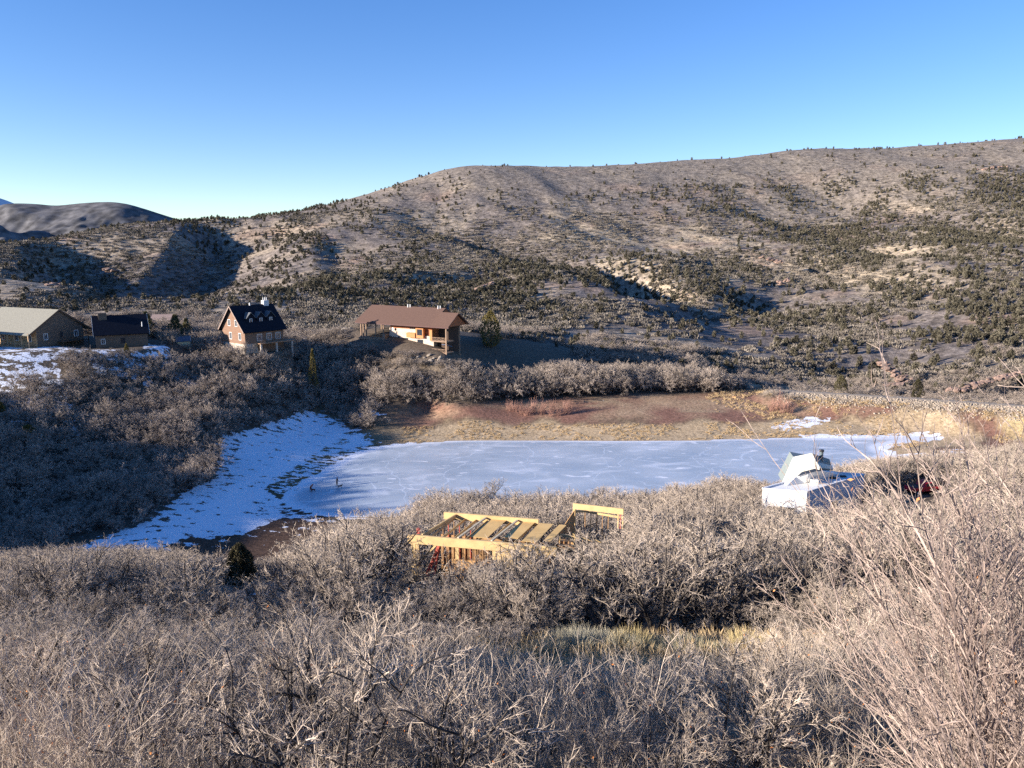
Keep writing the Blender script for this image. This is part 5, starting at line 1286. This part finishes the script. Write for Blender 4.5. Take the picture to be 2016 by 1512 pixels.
    s = rng.uniform(0.10, 0.34, n) * rng.uniform(0.6, 1.3, n)
    tag(instancer('dam_riprap_gravel', pls, np.stack([X, Y, Z], -1), rng.uniform(0, 6.28, n), s), 'pale loose rock covering the pond side of the dam')
    # grass: straw tufts on the beach, the dam foot and in the clearing
    def tuft(name, seed, nb, h, spread, m):
        q = np.random.default_rng(seed); az = q.uniform(0, 6.28, nb); r = np.sqrt(q.uniform(0, 1, nb)) * spread
        c = np.stack([np.cos(az) * r, np.sin(az) * r, np.zeros(nb)], -1); d = unit(np.stack([np.cos(az) * 0.55, np.sin(az) * 0.55, np.ones(nb)], -1) + q.normal(0, 0.25, (nb, 3)))
        sd = unit(np.cross(d, q.normal(0, 1, (nb, 3)))) * (0.02 if nb < 100 else 0.008) * h / 0.5; L_ = h * q.uniform(0.5, 1.1, (nb, 1))
        V = np.stack([c - sd, c + sd, c + d * L_], 1).reshape(-1, 3); return new_mesh(name, V, np.arange(nb * 3).reshape(-1, 3), [m])
    straw = mat('straw_grass', (0.52, 0.38, 0.21), 0.9, rand=0.3, noise=0.2, scale=0.5)
    tk = [tuft('straw_tuft_%c' % (97 + i), 40 + i, 40, 0.75, 0.5, straw) for i in range(3)]
    X = rng.uniform(60, 190, 14000); Y = rng.uniform(165, 245, 14000); Z = height(X, Y); dd = seg_dist(DAM, X, Y, closed=False)
    ok = (Z > 0.8) & (Z < 6.3) & (dd > 4) & (dd < 26) & (fbm(X / 7, Y / 7, 91, 3) > 0.42); ds = seg_dist(POND, X, Y); ok &= (ds > 14) & ~inside(POND, X, Y) & (np.abs(X) < 0.75 * Y)
    X1, Y1 = X[ok], Y[ok]
    X = rng.uniform(-30, 110, 16000); Y = rng.uniform(190, 240, 16000); ds = seg_dist(POND, X, Y); ok = (ds > 1) & (ds < 12) & ~inside(POND, X, Y) & (fbm(X / 5, Y / 5, 92, 3) > 0.46)
    X1 = np.concatenate([X1, X[ok][:3500]]); Y1 = np.concatenate([Y1, Y[ok][:3500]]); Z1 = height(X1, Y1)
    sz = rng.uniform(0.5, 1.2, len(X1)); sz[len(X1) - 3500:] *= 0.55
    tag(instancer('straw_grass', tk, np.stack([X1, Y1, Z1], -1), rng.uniform(0, 6.28, len(X1)), sz), 'dry straw coloured grass by the dam and the far shore')
    # pinkish willow thickets at the back of the beach
    wl = mat('willow_bark_pink', (0.40, 0.225, 0.17), 0.85, rand=0.2, noise=0.25, scale=1.0, spec=0.2)
    g, _ = sucker(61, 3.0, 46, rt=0.014, n1=3, n2=2, lean=0.16); wa, wb = split_meshes('willow', g, 1, (4, 3), 3, wl, bark=wl)
    for a, b, yy, n_, lab, hh in ((1000, 1125, 812, 13, 'pink willow clump in the left thicket at the back of the beach', 1.0), (1515, 1560, 806, 6, 'pink willow clump in the small thicket beside the dam end', 1.0)):
        for i in range(n_):
            x = a + (b - a) * (i + rng.uniform(0.2, 0.8)) / n_; p = on_z(x, yy + rng.uniform(-4, 2), 3.6); z = height([p[0]], [p[1]])[0]
            e = empty('willow_shrub', (p[0], p[1], z), rng.uniform(0, 6.28), lab, 'shrub', 'pink willow clumps at the back of the beach' if a < 1200 else 'pink willow clumps beside the dam')
            s = hh * rng.uniform(0.8, 1.25) * (1.25 if abs(x - 1540) < 15 else 1.0); e.scale = (0.9, 0.9, s); link('stems', wa, e); link('twigs', wb, e)
    # single conifers
    def conifer(px, py, Y, H, W_, m, shape, label, n=900, leaf=0.34, lobes=6, nm='juniper_tree', cat='tree', g=None, up=0.8):
        p = at(px, py, Y); z = height([p[0]], [p[1]])[0]
        e = empty(nm, (p[0], p[1], z), rng.uniform(0, 6), label, cat, g)
        link('crown', conifer_mesh(nm + '_crown', int(px + py), H, W_, n, leaf, m, shape, lobes, up), e); link('trunk', stem_mesh(nm + '_trunk', H * 0.8, 0.03 * H), e); return e
    zt = at(475, 1068, 80)[2]; p = at(475, 1150, 80); zz = height([p[0]], [p[1]])[0]
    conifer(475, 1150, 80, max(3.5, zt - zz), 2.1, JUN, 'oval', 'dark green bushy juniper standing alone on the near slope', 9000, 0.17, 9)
    def by_top(px, top, bot, Y, wpx, m, shape, lab, **kw):
        p = at(px, bot, Y); zz = height([p[0]], [p[1]])[0]; H = at(px, top, Y)[2] - zz
        if H < 1.5: H = (bot - top) / F * Y
        return conifer(px, bot, Y, H, wpx / F * Y / 2, m, shape, lab, **kw)
    by_top(966, 610, 678, 262, 56, JUN_GOLD, 'oval', 'large rounded olive gold juniper right of the brown roofed lodge', n=5000, leaf=0.30)
    by_top(62, 836, 905, 166, 36, JUN_GOLD, 'oval', 'golden juniper deep in the oak wood left of the snow bank', n=3000, leaf=0.26)
    by_top(4, 790, 830, 176, 26, JUN_GOLD, 'oval', 'golden juniper cut by the left edge of the view', n=2000, leaf=0.26)
    by_top(616, 684, 728, 226, 28, JUN_GOLD, 'cone', 'narrow golden conifer between the dormered house and the lodge', n=2200, leaf=0.26)
    by_top(250, 676, 700, 213, 16, JUN_GOLD, 'cone', 'small golden conifer in front of the dark roofed garage', n=900, leaf=0.2)
    by_top(1655, 738, 772, 252, 34, JUN, 'oval', 'dark juniper behind the dam crest left of the boulder stack', n=3000, leaf=0.26)
    by_top(1805, 745, 782, 240, 30, JUN, 'oval', 'broad dark juniper just behind the dam crest', n=2500, leaf=0.26)
    by_top(293, 612, 690, 243, 60, PINE, 'tier', 'tall olive pine touching the garage gable', n=2600, leaf=0.34, nm='pine_tree')
    by_top(348, 618, 680, 246, 54, PINE, 'tier', 'olive pine above the cream garden shed', n=2200, leaf=0.34, nm='pine_tree')
    by_top(370, 626, 684, 250, 40, PINE, 'tier', 'smaller pine close behind the one above the garden shed', n=1500, leaf=0.32, nm='pine_tree')
    # clearing: pale bunch grass and sage
    sage = mat('sage_grey', (0.36, 0.33, 0.22), 0.9, noise=0.2, rand=0.15); yel = mat('bunchgrass_yellow', (0.50, 0.40, 0.20), 0.9, noise=0.15, rand=0.15); wht = mat('bunchgrass_pale', (0.50, 0.45, 0.32), 0.9, noise=0.15, rand=0.15)
    X = rng.uniform(-2, 15, 420); Y = rng.uniform(26.5, 35, 420); tag(instancer('clearing_grass', tk, np.stack([X, Y, height(X, Y)], -1), rng.uniform(0, 6.28, 420), rng.uniform(0.4, 0.9, 420)), 'dry tan grass covering the clearing under the dark oaks')
    sm = tuft('sage_foliage', 71, 700, 0.6, 0.6, sage); ym = tuft('bunchgrass_blades', 72, 700, 0.75, 0.45, yel); wm = tuft('pale_bunchgrass_blades', 73, 600, 0.65, 0.6, wht)
    def clump(px, py, Y, me, s, nm, lab, grp, part):
        p = at(px, py, Y); e = empty(nm, (p[0], p[1], height([p[0]], [p[1]])[0]), rng.uniform(0, 6), lab, 'grass clump' if 'grass' in nm else 'shrub', grp); e.scale = (s, s, s); link(part, me, e)
    for (px, py) in ((1085, 1268), (1105, 1285), (1125, 1262), (1150, 1290), (1175, 1272), (1200, 1290), (1225, 1275), (1140, 1305), (1185, 1308), (1230, 1300)):
        clump(px, py, 31 + rng.uniform(-2, 2), wm, rng.uniform(0.9, 1.3), 'bunchgrass', 'pale straw bunchgrass in the clearing under the dark oaks', 'pale bunchgrass in the clearing', 'blades')
    for (px, py, lab) in ((1245, 1262, 'yellow bunchgrass fanned out at the foot of the dark oaks'), (1470, 1265, 'brightest yellow bunchgrass at the right end of the clearing')):
        clump(px, py, 31.5, ym, 1.25, 'bunchgrass', lab, None, 'blades')
    for (px, py) in ((1300, 1280), (1320, 1290), (1345, 1278), (1375, 1272), (1270, 1300), (1400, 1295), (1430, 1285), (1350, 1305)):
        clump(px, py, 31 + rng.uniform(-1.5, 1.5), sm, rng.uniform(0.8, 1.2), 'sage_shrub', 'low grey green sage in the right half of the clearing', 'sage in the clearing', 'foliage')
    # slab of weathered rock in the bottom edge of the view
    # the big bare shrub close to the camera on the right
    def fan(seed, base, H, nst, azc, azs, lean, lspread, label):
        q = np.random.default_rng(seed); az = azc + q.normal(0, azs, nst); ln = lean + q.normal(0, lspread, nst)
        D = np.stack([np.cos(az) * np.sin(ln), np.sin(az) * np.sin(ln), np.cos(ln)], -1); P = np.stack([q.normal(0, 0.35, nst), q.normal(0, 0.35, nst), np.full(nst, -0.2)], -1)
        g = grow(q, P, D, H * q.uniform(0.55, 1.0, nst), q.uniform(0.011, 0.020, nst), [dict(seg=12, jit=0.055, up=0.035, tip=0.3),
                 dict(n=9, len=0.42, rad=0.6, seg=8, jit=0.09, up=0.05, ang=30, t0=0.18, rmin=0.0045, tip=0.4), dict(n=6, len=0.36, rad=0.6, seg=5, jit=0.12, up=0.05, ang=38, t0=0.12, rmin=0.0034, tip=0.5),
                 dict(n=3, len=0.38, rad=0.7, seg=3, jit=0.15, up=0.04, ang=40, t0=0.15, rmin=0.0026, tip=0.5)])
        a, b = split_meshes('leaning_shrub', g, 1, (6, 4), 3, mat('serviceberry_bark', (0.34, 0.262, 0.22), 0.7, noise=0.4, scale=5, spec=0.3), bark=mat('serviceberry_stem', (0.16, 0.12, 0.105), 0.75, noise=0.6, scale=7, spec=0.3))
        e = empty('leaning_shrub', base, 0, label, 'shrub'); link('stems', a, e); link('twigs', b, e)
        l = leaves_mesh('clinging_leaves', g, q, 34, 0.03, mat('leaf_orange', (0.55, 0.24, 0.09), 0.7, noise=0.2, rand=0.2)); link('dry_leaves', l, e)['kind'] = 'stuff'
    z = float(height([5.6], [6.2])[0])
    fan(301, (6.7, 6.9, z), 5.0, 32, R(168), 0.45, 0.50, 0.20, 'tallest bare shrub close at the right edge with long slanting shoots')
    fan(302, (7.2, 8.0, float(height([7.2], [8.0])[0])), 5.5, 26, R(150), 0.9, 0.20, 0.16, 'tall bare shrub rising behind the slanting one at the right edge')
    fan(303, (7.2, 9.8, float(height([7.2], [9.8])[0])), 3.2, 14, R(170), 0.8, 0.55, 0.2, 'lower slanting bare shrub right of the middle near the bottom edge')
    fan(304, (5.4, 6.8, float(height([5.4], [6.8])[0])), 5.0, 24, R(170), 1.2, 0.14, 0.13, 'upright bare shrub nearest the camera filling the right edge')
    build_people()

def figure(root, pts, edges, rad, name, m, sub=1):
    me = bpy.data.meshes.new(name); me.from_pydata(pts, edges, []); me.materials.append(m)
    o = link(name, me, root); sk = o.modifiers.new('skin', 'SKIN')
    for i, r in enumerate(rad): me.skin_vertices[0].data[i].radius = (r, r)
    me.skin_vertices[0].data[0].use_root = True
    s = o.modifiers.new('smooth', 'SUBSURF'); s.levels = sub; s.render_levels = sub
    return o
def skin_obj(root, name, pts, edges, rad, m):
    me = bpy.data.meshes.new(name); me.from_pydata(pts, edges, []); me.materials.append(m); o = link(name, me, root)
    md = o.modifiers.new('skin', 'SKIN')
    bpy.context.view_layer.update()
    lay = me.skin_vertices[0] if len(me.skin_vertices) else None
    if lay is None:
        bm = bmesh.new(); bm.from_mesh(me); bm.verts.layers.skin.verify(); bm.to_mesh(me); bm.free(); lay = me.skin_vertices[0]
    for i, r in enumerate(rad): lay.data[i].radius = (r, r)
    lay.data[0].use_root = True
    s = o.modifiers.new('smooth', 'SUBSURF'); s.levels = 2; s.render_levels = 2
    return o
def build_people():
    dark = mat('dark_winter_clothes', (0.02, 0.022, 0.035), 0.9, noise=0.2); rust = mat('rust_jacket', (0.22, 0.06, 0.03), 0.9, noise=0.2); hair = mat('dark_hair', (0.03, 0.02, 0.015), 0.8); fur = mat('black_fur', (0.015, 0.015, 0.018), 0.9); skinm = mat('face_skin', (0.5, 0.3, 0.22), 0.6); brown = mat('brown_fur', (0.10, 0.035, 0.02), 0.9)
    def person(px, py, Y_, rz, bend, jacket, label):
        p = on_z(px, py, 0.0); e = empty('person', (p[0], p[1], 0.0), rz, label, 'person'); e.scale = (1.12, 1.12, 1.12)
        b = bend
        def tw(x, y, z):        # bend the upper body forward (+x) about the hip
            dz = z - 0.95
            return (x + dz * math.sin(b), y, 0.95 + dz * math.cos(b)) if z > 0.95 else (x, y, z)
        hip = (0, 0, 0.95)
        pts = [hip, tw(0, 0, 1.15), tw(0, 0, 1.38), tw(0, 0, 1.50), tw(0.01, 0, 1.62), tw(0.02, 0, 1.72),
               (0.0, 0.10, 0.88), (0.06, 0.12, 0.48), (-0.02, 0.13, 0.08), (0.14, 0.14, 0.04),
               (0.0, -0.10, 0.88), (-0.02, -0.12, 0.48), (-0.12, -0.13, 0.08), (0.04, -0.14, 0.04),
               tw(0, 0.19, 1.40), tw(0.08, 0.25, 1.13), tw(0.26, 0.22, 0.96 if b < 0.4 else 1.0), tw(0.32, 0.21, 0.95 if b < 0.4 else 1.0),
               tw(0, -0.19, 1.40), tw(0.08, -0.25, 1.13), tw(0.26, -0.22, 1.0), tw(0.32, -0.21, 0.97)]
        ed = [(0, 1), (1, 2), (2, 3), (3, 4), (4, 5), (0, 6), (6, 7), (7, 8), (8, 9), (0, 10), (10, 11), (11, 12), (12, 13), (2, 14), (14, 15), (15, 16), (16, 17), (2, 18), (18, 19), (19, 20), (20, 21)]
        rad = [0.16, 0.15, 0.17, 0.065, 0.10, 0.095, 0.11, 0.075, 0.05, 0.045, 0.11, 0.075, 0.05, 0.045, 0.075, 0.055, 0.04, 0.035, 0.075, 0.055, 0.04, 0.035]
        skin_obj(e, 'body', pts, ed, rad, jacket)
        h = tw(0.02, 0, 1.74); me = rock_mesh('hat', 4, hair); o = link('hair', me, e, h); o.scale = (0.135, 0.12, 0.12)
        f = tw(0.10, 0, 1.66); o = link('face', rock_mesh('face', 5, skinm), e, f); o.scale = (0.05, 0.075, 0.09)
        return e
    def dog(px, py, rz, m, label, s=1.0):
        p = on_z(px, py, 0.0); e = empty('dog', (p[0], p[1], 0.0), rz, label, 'dog'); e.scale = (s, s, s)
        pts = [(-0.28, 0, 0.52), (0, 0, 0.50), (0.26, 0, 0.54), (0.40, 0, 0.70), (0.50, 0, 0.80), (0.64, 0, 0.76), (-0.42, 0, 0.56), (-0.60, 0, 0.68),
               (0.27, 0.10, 0.42), (0.25, 0.11, 0.24), (0.28, 0.11, 0.03), (0.27, -0.10, 0.42), (0.31, -0.11, 0.24), (0.33, -0.11, 0.03),
               (-0.28, 0.10, 0.42), (-0.20, 0.11, 0.30), (-0.34, 0.11, 0.18), (-0.30, 0.11, 0.03), (-0.30, -0.10, 0.42), (-0.26, -0.11, 0.30), (-0.42, -0.11, 0.18), (-0.38, -0.11, 0.03),
               (0.48, 0.06, 0.88), (0.48, -0.06, 0.88)]
        ed = [(0, 1), (1, 2), (2, 3), (3, 4), (4, 5), (0, 6), (6, 7), (2, 8), (8, 9), (9, 10), (2, 11), (11, 12), (12, 13), (0, 14), (14, 15), (15, 16), (16, 17), (0, 18), (18, 19), (19, 20), (20, 21), (4, 22), (4, 23)]
        rad = [0.13, 0.13, 0.155, 0.09, 0.085, 0.045, 0.03, 0.02, 0.06, 0.04, 0.035, 0.06, 0.04, 0.035, 0.075, 0.055, 0.03, 0.032, 0.075, 0.055, 0.03, 0.032, 0.025, 0.025]
        skin_obj(e, 'body', pts, ed, rad, m)
    person(663.5, 957, 0, R(-20), 0.12, dark, 'person in dark winter clothes standing with a black dog on the ice')
    dog(669.5, 961, R(0), fur, 'black dog beside the standing person in dark clothes on the ice')
    person(612.0, 968, 0, R(-25), 0.75, rust, 'person in rust brown jacket bending forward near the shore ice')
    dog(617.0, 968.5, R(200), brown, 'dark brown dog under the hands of the bending person')

# ------------------------------------------------------------------ build everything
import time as _t
_t0 = _t.time()
def lap(s): print('%6.1fs %s' % (_t.time() - _t0, s))
if 'prepare_sites' in globals(): prepare_sites()
build_ground(); lap('ground')
build_ice(); lap('ice')
rangem = mat('distant_hill_cover', (0.10, 0.097, 0.10), 0.95, noise=0.6, scale=0.035, bump=0.6, detail=8)
far_range('distant_hills', [(-700, 470), (-300, 420), (0, 404), (60, 400), (110, 405), (160, 399), (215, 396), (250, 400), (300, 416), (350, 432), (430, 445), (520, 470), (640, 520)], 2600, 900, -40, rangem, seed=13, rough=170)
far_range('distant_mountain', [(-1500, 420), (-700, 330), (-300, 352), (-100, 372), (0, 388), (22, 398), (60, 415), (200, 450)], 6500, 1800, -100, mat('snowy_mountain', (0.42, 0.44, 0.48), 0.95, noise=0.5, scale=0.0015, detail=8), seed=23, rough=120)
lap('ranges')
build_near_slope(); lap('near slope')
build_far_oaks(); lap('far oaks')
build_mountain_cover(); lap('mountain')
if 'build_places' in globals(): build_places(); lap('places')
